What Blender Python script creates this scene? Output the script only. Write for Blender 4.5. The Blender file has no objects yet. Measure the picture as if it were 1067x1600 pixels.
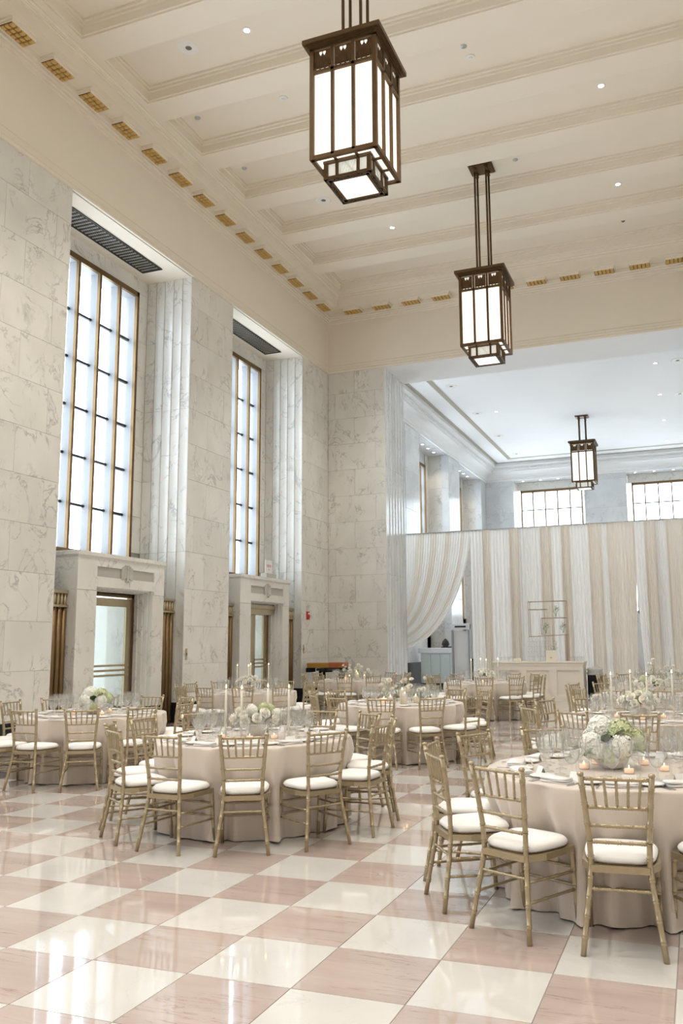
import bpy, math, random
from mathutils import Vector, Matrix
random.seed(7)
PI = math.pi
SC = bpy.context.scene
COL = SC.collection

# ------------------------------------------------------------------ camera
F_PX, YAW, PIT, ROL, CX, CY, CAM_H = 1306.33, 0.352271, 0.1473833, -0.011259, 601.11, 813.17, 1.60
cam_d = bpy.data.cameras.new('camera')
cam = bpy.data.objects.new('camera', cam_d); COL.objects.link(cam)
_f = Vector((-math.sin(YAW) * math.cos(PIT), math.cos(YAW) * math.cos(PIT), math.sin(PIT)))
_r = Vector((math.cos(YAW), math.sin(YAW), 0)); _u = _r.cross(_f)
_r2 = _r * math.cos(ROL) + _u * math.sin(ROL); _u2 = -_r * math.sin(ROL) + _u * math.cos(ROL)
cam.matrix_world = Matrix(((_r2.x, _u2.x, -_f.x, 0), (_r2.y, _u2.y, -_f.y, 0), (_r2.z, _u2.z, -_f.z, CAM_H), (0, 0, 0, 1)))
cam_d.sensor_fit = 'VERTICAL'; cam_d.sensor_height = 36; cam_d.sensor_width = 24
cam_d.lens = F_PX * 36 / 1600
cam_d.shift_x = -(CX - 533.5) / 1600; cam_d.shift_y = (CY - 800) / 1600
cam_d.clip_end = 300
SC.camera = cam

# ------------------------------------------------------------------ world, exposure
W = bpy.data.worlds.new('overcast_sky'); SC.world = W; W.use_nodes = True
_bg = W.node_tree.nodes['Background']
_bg.inputs[0].default_value = (0.86, 0.93, 1.0, 1); _bg.inputs[1].default_value = 9.0
SC.view_settings.view_transform = 'Standard'; SC.view_settings.look = 'None'
SC.view_settings.gamma = 1.0; SC.view_settings.use_curve_mapping = False
SC.view_settings.exposure = -0.28
SC.cycles.use_denoising = True
SC.cycles.max_bounces = 10; SC.cycles.diffuse_bounces = 5; SC.cycles.glossy_bounces = 4
SC.cycles.transparent_max_bounces = 24; SC.cycles.transmission_bounces = 4
SC.cycles.sample_clamp_indirect = 6.0; SC.cycles.caustics_reflective = False; SC.cycles.caustics_refractive = False
WARM = (1.0, 0.93, 0.83)
SPOT_W = 950.0; LAMP_E = 1.12; LAMP_W = 260.0

def portal(name, loc, rot, sx, sy):
    d = bpy.data.lights.new(name, 'AREA'); d.shape = 'RECTANGLE'; d.size = sx; d.size_y = sy
    d.cycles.is_portal = True
    o = bpy.data.objects.new(name, d); COL.objects.link(o); o.location = loc; o.rotation_euler = rot
    return o

# ------------------------------------------------------------------ helpers
def link(o, parent=None):
    COL.objects.link(o)
    if parent is not None: o.parent = parent
    return o
def tag(o, label=None, cat=None, group=None, kind=None):
    if label: o['label'] = label
    if cat: o['category'] = cat
    if group: o['group'] = group
    if kind: o['kind'] = kind
    return o
def empty(name, loc=(0, 0, 0), rz=0, parent=None):
    o = bpy.data.objects.new(name, None); o.empty_display_size = 0.1
    o.location = loc; o.rotation_euler = (0, 0, rz)
    return link(o, parent)
class MB:
    def __init__(s): s.v = []; s.f = []
    def box(s, x0, x1, y0, y1, z0, z1):
        b = len(s.v)
        s.v += [(x0, y0, z0), (x1, y0, z0), (x1, y1, z0), (x0, y1, z0), (x0, y0, z1), (x1, y0, z1), (x1, y1, z1), (x0, y1, z1)]
        s.f += [tuple(b + i for i in q) for q in ((3, 2, 1, 0), (4, 5, 6, 7), (0, 1, 5, 4), (1, 2, 6, 5), (2, 3, 7, 6), (3, 0, 4, 7))]
        return s
    def bevel_box(s, x0, x1, y0, y1, z0, z1, c):
        b = len(s.v); xs = (x0, x1); ys = (y0, y1); zs = (z0, z1)
        # each face inset by c
        def q(*p): 
            k = len(s.v); s.v.extend(p); s.f.append(tuple(range(k, k + len(p))))
        pts = {}
        for i in (0, 1):
            for j in (0, 1):
                for k in (0, 1):
                    sx = 1 - 2 * i; sy = 1 - 2 * j; sz = 1 - 2 * k
                    X, Y, Z = xs[i], ys[j], zs[k]
                    for ax, p in enumerate(((X, Y + sy * c, Z + sz * c), (X + sx * c, Y, Z + sz * c), (X + sx * c, Y + sy * c, Z))):
                        pts[(i, j, k, ax)] = len(s.v); s.v.append(p)
        P = pts
        s.f += [(P[0, 0, 0, 0], P[0, 0, 1, 0], P[0, 1, 1, 0], P[0, 1, 0, 0]), (P[1, 0, 0, 0], P[1, 1, 0, 0], P[1, 1, 1, 0], P[1, 0, 1, 0]),
                (P[0, 0, 0, 1], P[1, 0, 0, 1], P[1, 0, 1, 1], P[0, 0, 1, 1]), (P[0, 1, 0, 1], P[0, 1, 1, 1], P[1, 1, 1, 1], P[1, 1, 0, 1]),
                (P[0, 0, 0, 2], P[0, 1, 0, 2], P[1, 1, 0, 2], P[1, 0, 0, 2]), (P[0, 0, 1, 2], P[1, 0, 1, 2], P[1, 1, 1, 2], P[0, 1, 1, 2])]
        for i in (0, 1):
            for j in (0, 1):
                s.f.append((P[i, j, 0, 0], P[i, j, 1, 0], P[i, j, 1, 1], P[i, j, 0, 1]))
            for k in (0, 1):
                s.f.append((P[i, 0, k, 0], P[i, 1, k, 0], P[i, 1, k, 2], P[i, 0, k, 2]))
        for j in (0, 1):
            for k in (0, 1):
                s.f.append((P[0, j, k, 1], P[1, j, k, 1], P[1, j, k, 2], P[0, j, k, 2]))
        for i in (0, 1):
            for j in (0, 1):
                for k in (0, 1): s.f.append((P[i, j, k, 0], P[i, j, k, 1], P[i, j, k, 2]))
        return s
    def poly(s, pts):
        b = len(s.v); s.v += [tuple(p) for p in pts]; s.f.append(tuple(range(b, b + len(pts)))); return s
    def grid(s, fn, nu, nv, close_u=False):
        b = len(s.v); cu = nu if close_u else nu + 1
        for j in range(nv + 1):
            for i in range(cu): s.v.append(tuple(fn(i / nu, j / nv)))
        for j in range(nv):
            for i in range(nu):
                i2 = (i + 1) % cu
                s.f.append((b + j * cu + i, b + j * cu + i2, b + (j + 1) * cu + i2, b + (j + 1) * cu + i))
        return s
    def lathe(s, prof, n=12, c=(0, 0, 0), cap0=False, cap1=False):
        b = len(s.v)
        for r, z in prof:
            for i in range(n):
                a = 2 * PI * i / n; s.v.append((c[0] + r * math.cos(a), c[1] + r * math.sin(a), c[2] + z))
        for j in range(len(prof) - 1):
            for i in range(n):
                k = (i + 1) % n
                s.f.append((b + j * n + i, b + j * n + k, b + (j + 1) * n + k, b + (j + 1) * n + i))
        if cap0: s.f.append(tuple(b + i for i in range(n))[::-1])
        if cap1: s.f.append(tuple(b + (len(prof) - 1) * n + i for i in range(n)))
        return s
    def tube(s, path, rad, n=8, caps=True):
        path = [Vector(p) for p in path]; b = len(s.v); m = len(path)
        if not hasattr(rad, '__len__'): rad = [rad] * m
        for j, p in enumerate(path):
            t = (path[min(j + 1, m - 1)] - path[max(j - 1, 0)]).normalized()
            ref = Vector((0, 0, 1)) if abs(t.z) < 0.8 else Vector((0, 1, 0))
            e1 = t.cross(ref).normalized(); e2 = t.cross(e1)
            for i in range(n):
                a = 2 * PI * i / n; q = p + (e1 * math.cos(a) + e2 * math.sin(a)) * rad[j]; s.v.append(tuple(q))
        for j in range(m - 1):
            for i in range(n):
                k = (i + 1) % n
                s.f.append((b + j * n + i, b + j * n + k, b + (j + 1) * n + k, b + (j + 1) * n + i))
        if caps:
            s.f.append(tuple(b + i for i in range(n))[::-1]); s.f.append(tuple(b + (m - 1) * n + i for i in range(n)))
        return s
    def mesh(s, name, mat=None, smooth=False):
        me = bpy.data.meshes.new(name); me.from_pydata(s.v, [], s.f); me.update()
        if mat: me.materials.append(mat)
        if smooth: me.polygons.foreach_set('use_smooth', [True] * len(me.polygons))
        return me
    def build(s, name, mat, parent=None, smooth=False, loc=None, fix=True):
        me = s.mesh(name, mat, smooth)
        if fix: fixn(me)
        return mobj(name, me, parent, loc)
def fixn(me):
    import bmesh
    bm = bmesh.new(); bm.from_mesh(me); bmesh.ops.recalc_face_normals(bm, faces=bm.faces); bm.to_mesh(me); bm.free()
def mobj(name, me, parent=None, loc=None, rz=0):
    o = bpy.data.objects.new(name, me)
    if loc is not None: o.location = loc
    if rz: o.rotation_euler = (0, 0, rz)
    return link(o, parent)
def copy_tree(o, parent=None):
    c = o.copy(); COL.objects.link(c); c.parent = parent
    for ch in CH.get(o.name, ()):
        k = ch.copy(); COL.objects.link(k); k.parent = c
        for g in CH.get(ch.name, ()):
            q = g.copy(); COL.objects.link(q); q.parent = k
    return c
CH = {}
def remember(root):
    CH[root.name] = [o for o in COL.objects if o.parent == root]
    for c in CH[root.name]: CH[c.name] = [o for o in COL.objects if o.parent == c]
def in_view(x, y, z, m=40):
    d = Vector((x, y, z - CAM_H)); w = d.dot(_f)
    if w < 0.3: return False
    u = CX + F_PX * d.dot(_r2) / w; v = CY - F_PX * d.dot(_u2) / w
    return -m < u < 1067 + m and -m < v < 1600 + m

# ------------------------------------------------------------------ materials
def mat_new(name):
    m = bpy.data.materials.new(name); m.use_nodes = True
    nt = m.node_tree; return m, nt, nt.nodes['Principled BSDF']
def N(nt, t, **k):
    n = nt.nodes.new(t)
    for a, v in k.items(): setattr(n, a, v)
    return n
def plain(name, col, rough=0.5, metal=0.0, noise=0.0, nscale=8.0, bump=0.0, bscale=60.0, spec=0.5, sheen=0.0):
    m, nt, b = mat_new(name)
    b.inputs['Base Color'].default_value = (*col, 1); b.inputs['Roughness'].default_value = rough
    b.inputs['Metallic'].default_value = metal; b.inputs['Specular IOR Level'].default_value = spec
    if sheen: b.inputs['Sheen Weight'].default_value = sheen
    g = N(nt, 'ShaderNodeNewGeometry')
    if noise:
        tx = N(nt, 'ShaderNodeTexNoise'); tx.inputs['Scale'].default_value = nscale; tx.inputs['Detail'].default_value = 4
        nt.links.new(g.outputs['Position'], tx.inputs['Vector'])
        mx = N(nt, 'ShaderNodeMix', data_type='RGBA'); mx.inputs[0].default_value = 0.5
        mx.inputs[6].default_value = (*[c * (1 - noise) for c in col], 1); mx.inputs[7].default_value = (*[min(1, c * (1 + noise)) for c in col], 1)
        nt.links.new(tx.outputs['Fac'], mx.inputs[0]); nt.links.new(mx.outputs[2], b.inputs['Base Color'])
    if bump:
        t2 = N(nt, 'ShaderNodeTexNoise'); t2.inputs['Scale'].default_value = bscale; t2.inputs['Detail'].default_value = 3
        nt.links.new(g.outputs['Position'], t2.inputs['Vector'])
        bp = N(nt, 'ShaderNodeBump'); bp.inputs['Strength'].default_value = bump; bp.inputs['Distance'].default_value = 0.01
        nt.links.new(t2.outputs['Fac'], bp.inputs['Height']); nt.links.new(bp.outputs['Normal'], b.inputs['Normal'])
    return m
def marble(name, c1, c2, vein, vscale=0.9, vwidth=0.022, rough=0.22, stretch=(1, 1, 1), rand=20.0, amount=0.7, spec=0.5, coat=0.0):
    m, nt, b = mat_new(name); L = nt.links
    g = N(nt, 'ShaderNodeNewGeometry'); oi = N(nt, 'ShaderNodeObjectInfo')
    cm = N(nt, 'ShaderNodeCombineXYZ')
    ml = N(nt, 'ShaderNodeMath', operation='MULTIPLY'); ml.inputs[1].default_value = rand
    L.new(oi.outputs['Random'], ml.inputs[0])
    for k in range(3): L.new(ml.outputs[0], cm.inputs[k])
    ad = N(nt, 'ShaderNodeVectorMath', operation='ADD'); L.new(g.outputs['Position'], ad.inputs[0]); L.new(cm.outputs[0], ad.inputs[1])
    sc = N(nt, 'ShaderNodeVectorMath', operation='MULTIPLY'); sc.inputs[1].default_value = stretch; L.new(ad.outputs[0], sc.inputs[0])
    big = N(nt, 'ShaderNodeTexNoise'); big.inputs['Scale'].default_value = vscale * 0.8; big.inputs['Detail'].default_value = 5; L.new(sc.outputs[0], big.inputs['Vector'])
    mx = N(nt, 'ShaderNodeMix', data_type='RGBA'); mx.inputs[6].default_value = (*c1, 1); mx.inputs[7].default_value = (*c2, 1)
    mr0 = N(nt, 'ShaderNodeMapRange'); mr0.inputs[1].default_value = 0.35; mr0.inputs[2].default_value = 0.65; L.new(big.outputs['Fac'], mr0.inputs[0]); L.new(mr0.outputs[0], mx.inputs[0])
    vn = N(nt, 'ShaderNodeTexNoise'); vn.inputs['Scale'].default_value = vscale; vn.inputs['Detail'].default_value = 7; vn.inputs['Roughness'].default_value = 0.62; vn.inputs['Distortion'].default_value = 1.1
    L.new(sc.outputs[0], vn.inputs['Vector'])
    s1 = N(nt, 'ShaderNodeMath', operation='SUBTRACT'); s1.inputs[1].default_value = 0.5; L.new(vn.outputs['Fac'], s1.inputs[0])
    a1 = N(nt, 'ShaderNodeMath', operation='ABSOLUTE'); L.new(s1.outputs[0], a1.inputs[0])
    mr = N(nt, 'ShaderNodeMapRange'); mr.inputs[1].default_value = 0.0; mr.inputs[2].default_value = vwidth; mr.inputs[3].default_value = 1.0; mr.inputs[4].default_value = 0.0
    L.new(a1.outputs[0], mr.inputs[0])
    mk = N(nt, 'ShaderNodeTexNoise'); mk.inputs['Scale'].default_value = vscale * 1.3; mk.inputs['Detail'].default_value = 3; L.new(ad.outputs[0], mk.inputs['Vector'])
    mr2 = N(nt, 'ShaderNodeMapRange'); mr2.inputs[1].default_value = 0.42; mr2.inputs[2].default_value = 0.62; mr2.inputs[4].default_value = amount; L.new(mk.outputs['Fac'], mr2.inputs[0])
    mm = N(nt, 'ShaderNodeMath', operation='MULTIPLY'); L.new(mr.outputs[0], mm.inputs[0]); L.new(mr2.outputs[0], mm.inputs[1])
    m2 = N(nt, 'ShaderNodeMix', data_type='RGBA'); L.new(mm.outputs[0], m2.inputs[0]); L.new(mx.outputs[2], m2.inputs[6]); m2.inputs[7].default_value = (*vein, 1)
    L.new(m2.outputs[2], b.inputs['Base Color']); b.inputs['Roughness'].default_value = rough; b.inputs['Specular IOR Level'].default_value = spec
    b.inputs['Coat Weight'].default_value = coat; b.inputs['Coat Roughness'].default_value = 0.03
    return m
def emis(name, col, s):
    m, nt, b = mat_new(name)
    b.inputs['Base Color'].default_value = (*col, 1); b.inputs['Emission Color'].default_value = (*col, 1); b.inputs['Emission Strength'].default_value = s
    b.inputs['Roughness'].default_value = 0.4
    return m
def thin_glass(name, tint=(0.97, 0.98, 0.98), k=0.9, base=0.03, rough=0.02, milk=0.0, edge=1.0):
    m, nt, b = mat_new(name); nt.nodes.remove(b); L = nt.links
    out = nt.nodes['Material Output']; tr = N(nt, 'ShaderNodeBsdfTransparent')
    gl = N(nt, 'ShaderNodeBsdfGlossy'); gl.inputs['Roughness'].default_value = rough; gl.inputs[0].default_value = (1, 1, 1, 1)
    fr = N(nt, 'ShaderNodeLayerWeight'); pw = N(nt, 'ShaderNodeMath', operation='POWER'); pw.inputs[1].default_value = 4.0; L.new(fr.outputs['Facing'], pw.inputs[0])
    tc = N(nt, 'ShaderNodeMix', data_type='RGBA'); tc.inputs[6].default_value = (*tint, 1); tc.inputs[7].default_value = (*[c * edge for c in tint], 1); L.new(pw.outputs[0], tc.inputs[0]); L.new(tc.outputs[2], tr.inputs[0])
    ma = N(nt, 'ShaderNodeMath', operation='MULTIPLY_ADD'); ma.inputs[1].default_value = k; ma.inputs[2].default_value = base; L.new(pw.outputs[0], ma.inputs[0])
    mx = N(nt, 'ShaderNodeMixShader'); L.new(ma.outputs[0], mx.inputs[0]); L.new(tr.outputs[0], mx.inputs[1]); L.new(gl.outputs[0], mx.inputs[2]); L.new(mx.outputs[0], out.inputs[0])
    if milk:   # faint white scatter mixed in to stand for bright highlights on the glass
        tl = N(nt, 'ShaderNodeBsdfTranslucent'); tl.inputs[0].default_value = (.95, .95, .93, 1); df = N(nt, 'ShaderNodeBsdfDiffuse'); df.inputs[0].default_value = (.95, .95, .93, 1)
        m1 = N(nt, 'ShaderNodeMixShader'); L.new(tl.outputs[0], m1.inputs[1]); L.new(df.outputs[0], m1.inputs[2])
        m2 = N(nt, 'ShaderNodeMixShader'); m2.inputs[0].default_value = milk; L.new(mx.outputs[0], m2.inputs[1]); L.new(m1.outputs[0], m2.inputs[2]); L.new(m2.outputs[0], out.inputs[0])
    return m
def fabric(name, col, trans=0.0, rough=0.8, sheen=0.2, noise=0.04):
    m = plain(name, col, rough, 0, noise, 3.0, 0.15, 220, 0.25, sheen); nt = m.node_tree
    if trans:
        b = nt.nodes['Principled BSDF']; t = N(nt, 'ShaderNodeBsdfTranslucent'); t.inputs[0].default_value = (*col, 1)
        mx = N(nt, 'ShaderNodeMixShader'); mx.inputs[0].default_value = trans
        nt.links.new(b.outputs[0], mx.inputs[1]); nt.links.new(t.outputs[0], mx.inputs[2]); nt.links.new(mx.outputs[0], nt.nodes['Material Output'].inputs[0])
    return m
M = {}
M['marble'] = marble('white_veined_marble', (0.80, 0.785, 0.74), (0.72, 0.70, 0.65), (0.38, 0.37, 0.355), 1.5, 0.022, 0.20, (1, 1, .75), amount=.8)
M['marble_grey'] = marble('grey_veined_marble', (0.76, 0.77, 0.77), (0.64, 0.655, 0.66), (0.42, 0.43, 0.44), 1.0, 0.022, 0.20)
M['black_marble'] = marble('black_plinth_marble', (0.012, 0.012, 0.014), (0.02, 0.02, 0.022), (0.10, 0.10, 0.10), 1.2, 0.008, 0.25)
M['joint'] = plain('stone_joint', (0.42, 0.40, 0.37), 0.8, noise=0.1)
M['tile_pink'] = marble('pink_marble_tile', (0.52, 0.425, 0.385), (0.455, 0.365, 0.33), (0.26, 0.18, 0.155), 2.2, 0.012, 0.06, (0.30, 3.4, 1), 40, 0.9, .5, .6)
M['tile_cream'] = marble('cream_marble_tile', (0.69, 0.672, 0.645), (0.63, 0.61, 0.585), (0.48, 0.44, 0.40), 1.6, 0.006, 0.06, (1, 1.6, 1), 40, 0.5, .5, .6)
M['grout'] = plain('floor_grout', (0.34, 0.31, 0.28), 0.7, noise=0.1)
M['plaster'] = plain('cream_plaster', (0.82, 0.745, 0.63), 0.7, noise=0.02, nscale=2.0, spec=0.2)
M['plaster_white'] = plain('white_plaster', (0.84, 0.84, 0.83), 0.7, noise=0.015, nscale=2.0, spec=0.2)
M['track'] = plain('gilded_ceiling_band', (0.42, 0.38, 0.29), 0.5, 0.3, noise=0.1)
M['gold'] = plain('gilded_leaf', (0.66, 0.44, 0.16), 0.42, 0.35, noise=0.15, nscale=20)
M['bronze'] = plain('aged_bronze', (0.20, 0.125, 0.055), 0.42, 0.65, noise=0.18, nscale=6)
M['bronze_pale'] = plain('brushed_bronze', (0.50, 0.42, 0.28), 0.35, 0.8, noise=0.08, nscale=6)
M['bronze_dark'] = plain('dark_bronze', (0.12, 0.068, 0.028), 0.42, 0.55, noise=0.2, nscale=9)
M['steel_dark'] = plain('dark_steel_bar', (0.05, 0.05, 0.055), 0.45, 0.5, noise=0.1)
M['fin'] = plain('blue_grey_fin_paint', (0.32, 0.327, 0.34), 0.5, noise=0.04)
M['pane'] = thin_glass('window_glass', (0.93, 0.96, 0.98), 0.8, 0.02)
M['door_glass'] = thin_glass('door_glass', (0.55, 0.57, 0.55), 0.9, 0.05, 0.08)
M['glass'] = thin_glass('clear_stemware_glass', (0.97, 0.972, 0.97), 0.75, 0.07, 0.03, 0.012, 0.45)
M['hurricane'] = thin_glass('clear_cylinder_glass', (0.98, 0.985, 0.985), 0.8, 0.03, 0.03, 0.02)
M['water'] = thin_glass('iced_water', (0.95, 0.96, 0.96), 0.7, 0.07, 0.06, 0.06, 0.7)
M['lampglass'] = emis('lit_opal_glass', (1.0, 0.965, 0.87), LAMP_E)
M['lampglass_low'] = emis('lit_etched_glass', (0.93, 0.93, 0.84), LAMP_E * 0.42)
M['etch'] = plain('etched_line', (0.45, 0.46, 0.42), 0.5, noise=0.1)
M['down'] = emis('lit_downlight', (1.0, 0.93, 0.80), 14.0)
M['white_ring'] = plain('white_trim_ring', (0.80, 0.78, 0.73), 0.5, noise=0.02)
M['dark_hole'] = plain('dark_recess', (0.16, 0.145, 0.12), 0.8, noise=0.1)
M['grille'] = plain('dark_iron_grille', (0.045, 0.04, 0.035), 0.5, 0.5, noise=0.2)
M['grille_slot'] = plain('pale_grille_bar', (0.42, 0.38, 0.31), 0.5, 0.4, noise=0.1)
M['chair'] = plain('champagne_gold_paint', (0.425, 0.345, 0.222), 0.30, 0.6, noise=0.10, nscale=30, spec=0.5)
M['cushion'] = fabric('white_cushion_fabric', (0.87, 0.855, 0.83), 0, 0.75, 0.2, 0.02)
M['cloth'] = fabric('champagne_satin', (0.63, 0.55, 0.475), 0.0, 0.40, 0.3, 0.03)
M['napkin'] = fabric('pale_linen', (0.78, 0.76, 0.75), 0, 0.85, 0.2, 0.03)
M['drape_white'] = fabric('ivory_sheer', (0.92, 0.905, 0.87), 0.55, 0.8, 0.1, 0.02)
M['drape_beige'] = fabric('champagne_sheer', (0.85, 0.79, 0.70), 0.52, 0.8, 0.1, 0.02)
M['china'] = plain('white_china', (0.84, 0.83, 0.80), 0.2, noise=0.01)
M['silver'] = plain('polished_silver', (0.62, 0.62, 0.62), 0.2, 1.0, noise=0.05)
M['card'] = plain('white_card', (0.86, 0.85, 0.83), 0.7, noise=0.01)
M['wax'] = plain('ivory_wax', (0.86, 0.80, 0.68), 0.5, noise=0.02)
M['flame'] = emis('candle_flame', (1.0, 0.62, 0.25), 14.0)
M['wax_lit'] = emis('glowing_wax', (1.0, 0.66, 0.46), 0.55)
M['hyd_white'] = plain('white_hydrangea_petal', (0.90, 0.90, 0.84), 0.6, noise=0.06, nscale=60)
M['hyd_green'] = plain('pale_green_hydrangea_petal', (0.62, 0.66, 0.40), 0.6, noise=0.12, nscale=60)
M['rose'] = plain('cream_rose_petal', (0.90, 0.87, 0.79), 0.6, noise=0.04, nscale=40)
M['leaf'] = plain('dark_green_leaf', (0.035, 0.085, 0.018), 0.45, noise=0.3, nscale=25)
M['leaf_light'] = plain('light_green_leaf', (0.20, 0.34, 0.08), 0.5, noise=0.25, nscale=25)
M['stem'] = plain('green_stem', (0.14, 0.22, 0.07), 0.6, noise=0.2)
M['ceramic'] = plain('matte_white_ceramic', (0.82, 0.80, 0.78), 0.5, noise=0.02)
M['bar'] = plain('ivory_bar_paint', (0.80, 0.745, 0.655), 0.5, noise=0.015)
M['copper'] = plain('rose_gold_rod', (0.50, 0.36, 0.27), 0.3, 0.6, noise=0.05)
M['black'] = plain('black_cloth', (0.008, 0.008, 0.009), 0.9, noise=0.2)
M['plastic'] = plain('clear_grey_plastic_liner', (0.55, 0.55, 0.53), 0.3, noise=0.15, nscale=30, bump=0.6, bscale=25)
M['wood'] = plain('yellow_varnished_wood', (0.42, 0.22, 0.035), 0.4, noise=0.25, nscale=9)
M['wood_red'] = plain('orange_varnished_wood', (0.42, 0.12, 0.035), 0.4, noise=0.2, nscale=9)
M['red'] = plain('red_enamel', (0.55, 0.02, 0.02), 0.4, noise=0.05)
M['alu'] = plain('brushed_aluminium', (0.42, 0.43, 0.44), 0.35, 0.7, noise=0.05)
M['panel_white'] = plain('white_panel', (0.82, 0.83, 0.84), 0.4, noise=0.02)
M['pale_glass'] = plain('pale_green_glass_panel', (0.66, 0.74, 0.71), 0.12, noise=0.04)
M['ink_pink'] = plain('pink_print', (0.62, 0.30, 0.38), 0.7, noise=0.1)

# ------------------------------------------------------------------ hall shell
XL, XR, YR, YB = -10.4, 2.3, -8.0, 23.25        # left, right, rear, back wall planes
XB = -11.6                                      # back of the window recesses
ZT = 10.05                                      # top of the marble
BAYS = [(11.64 + 5.81 * k, 15.60 + 5.81 * k) for k in range(-3, 2)]
COURSE = [0.42 + 0.813 * k for k in range(12)] + [ZT]
def structure(name, mb, mat, parent=None):
    o = mb.build(name, mat, parent)
    if parent is None: o['kind'] = 'structure'
    return o

# floor: grout bed, individual tiles near the camera, the rest joined
TS, TX, TY = 0.5704, -2.4692, 3.2351
floor = structure('floor', MB().box(-12.2, XR + .3, YR - .3, 46.5, -0.3, -0.004), M['grout'])
gap = 0.0022
tile_me = {}
for c in ('tile_pink', 'tile_cream'):
    tile_me[c] = MB().bevel_box(gap, TS - gap, gap, TS - gap, -0.02, 0.0, 0.0012).mesh('floor_tile', M[c]); fixn(tile_me[c])
rest = {'tile_pink': MB(), 'tile_cream': MB()}
near = []
for i in range(-17, 9):
    for j in range(-20, 75):
        x, y = TX + i * TS, TY + j * TS
        c = 'tile_cream' if (i + j) % 2 == 0 else 'tile_pink'
        c = 'tile_pink' if (i + j) % 2 == 0 else 'tile_cream'
        vis = any(in_view(x + a, y + b, 0, 5) for a in (0, TS) for b in (0, TS))
        near.append(((x + .3) ** 2 + (y + .3) ** 2 if vis else 1e6 + y, x, y, c))
near.sort()
for k, (d, x, y, c) in enumerate(near):
    if k < 298 and d < 1e6: mobj('floor_tile', tile_me[c], floor, (x, y, 0))
    else: rest[c].box(x + gap, x + TS - gap, y + gap, y + TS - gap, -0.02, 0.0)
for c in rest:
    o = rest[c].build('distant_floor_tiles', M[c], floor, fix=False); o['kind'] = 'stuff'

# generic stone slabs on a vertical plane. axis 'x': plane x=const facing sign; axis 'y': plane y=const
def slab(parent, mat, axis, plane, a0, a1, z0, z1, out=1, th=0.03, g=0.002, name='marble_slab'):
    p0, p1 = sorted((plane, plane - out * th))
    if axis == 'x': mb = MB().bevel_box(p0, p1, a0 + g, a1 - g, z0 + g, z1 - g, 0.003)
    else: mb = MB().bevel_box(a0 + g, a1 - g, p0, p1, z0 + g, z1 - g, 0.003)
    return mb.build(name, mat, parent)
def slab_field(parent, mat, axis, plane, a0, a1, cuts_a, cuts_b, out=1, courses=COURSE, name='marble_slab'):
    for k in range(len(courses) - 1):
        cuts = [0] + list(cuts_a if k % 2 else cuts_b) + [1]
        for q in range(len(cuts) - 1):
            slab(parent, mat, axis, plane, a0 + (a1 - a0) * cuts[q], a0 + (a1 - a0) * cuts[q + 1], courses[k], courses[k + 1], out, name=name)
def flute(parent, mat, axis, plane, a0, a1, z0, z1, out, depth=0.012, name='fluted_strip', n=6):
    # concave vertical strip between a0 and a1 on plane
    mb = MB(); w = a1 - a0; e = 0.014
    prof = [(a0 + 0.004, -0.06), (a0 + 0.004, -.012)]
    for i in range(n + 1):
        t = i / n; prof.append((a0 + e + (w - 2 * e) * t, -depth * (1 - (2 * t - 1) ** 2)))
    prof += [(a1 - 0.004, -.012), (a1 - 0.004, -0.06)]
    pts = []
    for a, d in prof:
        p = plane + out * d
        pts.append((p, a) if axis == 'x' else (a, p))
    b = len(mb.v)
    for z in (z0, z1):
        for x, y in pts: mb.v.append((x, y, z))
    m = len(pts)
    for i in range(m - 1): mb.f.append((b + i, b + i + 1, b + m + i + 1, b + m + i))
    mb.f.append(tuple(b + m + i for i in range(m))); mb.f.append(tuple(b + i for i in range(m))[::-1])
    o = mb.build(name, mat, parent, smooth=False)
    return o
def fluted_jamb(parent, mat, axis, plane, a0, a1, n, out, zs):
    w = (a1 - a0) / n
    for k in range(n):
        for q in range(len(zs) - 1): flute(parent, mat, axis, plane, a0 + k * w, a0 + (k + 1) * w, zs[q] + 0.002, zs[q + 1] - 0.002, out)

# left wall: backing piers, marble slabs, fluted jambs
wl = MB()
edges = [YR] + [e for b in BAYS for e in b] + [YB + 1.8]
for k in range(0, len(edges), 2):
    wl.box(XB - 0.6, XL - 0.03, edges[k] + (0.05 if k else 0), edges[k + 1] - 0.05, 0, ZT)
for a, b in BAYS:
    wl.box(XB - 0.6, XB - 0.03, a - .06, 12.0 - 11.64 + a, 0, ZT); wl.box(XB - 0.6, XB - 0.03, 15.25 - 11.64 + a, b + .06, 0, ZT)
    wl.box(XB - 0.6, XB - 0.03, a - .06, b + .06, 9.68, ZT)
wl.box(XB - 0.6, XL - 0.0, YR, YB + 1.8, ZT, 13.0)
wall_left = structure('wall_left', wl, M['joint'])
for k in range(0, len(edges), 2):
    a, b = edges[k], min(edges[k + 1], YB)
    if k < 6:  # out of frame: plain large panels
        slab(wall_left, M['marble'], 'x', XL, a, b, 0.42, ZT)
    else:
        slab_field(wall_left, M['marble'], 'x', XL, a, b, (0.42,), (0.16, 0.80))
    p = MB().box(XL - 0.03, XL + 0.012, a, b, 0, 0.42); structure('black_plinth', p, M['black_marble'], wall_left)
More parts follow.
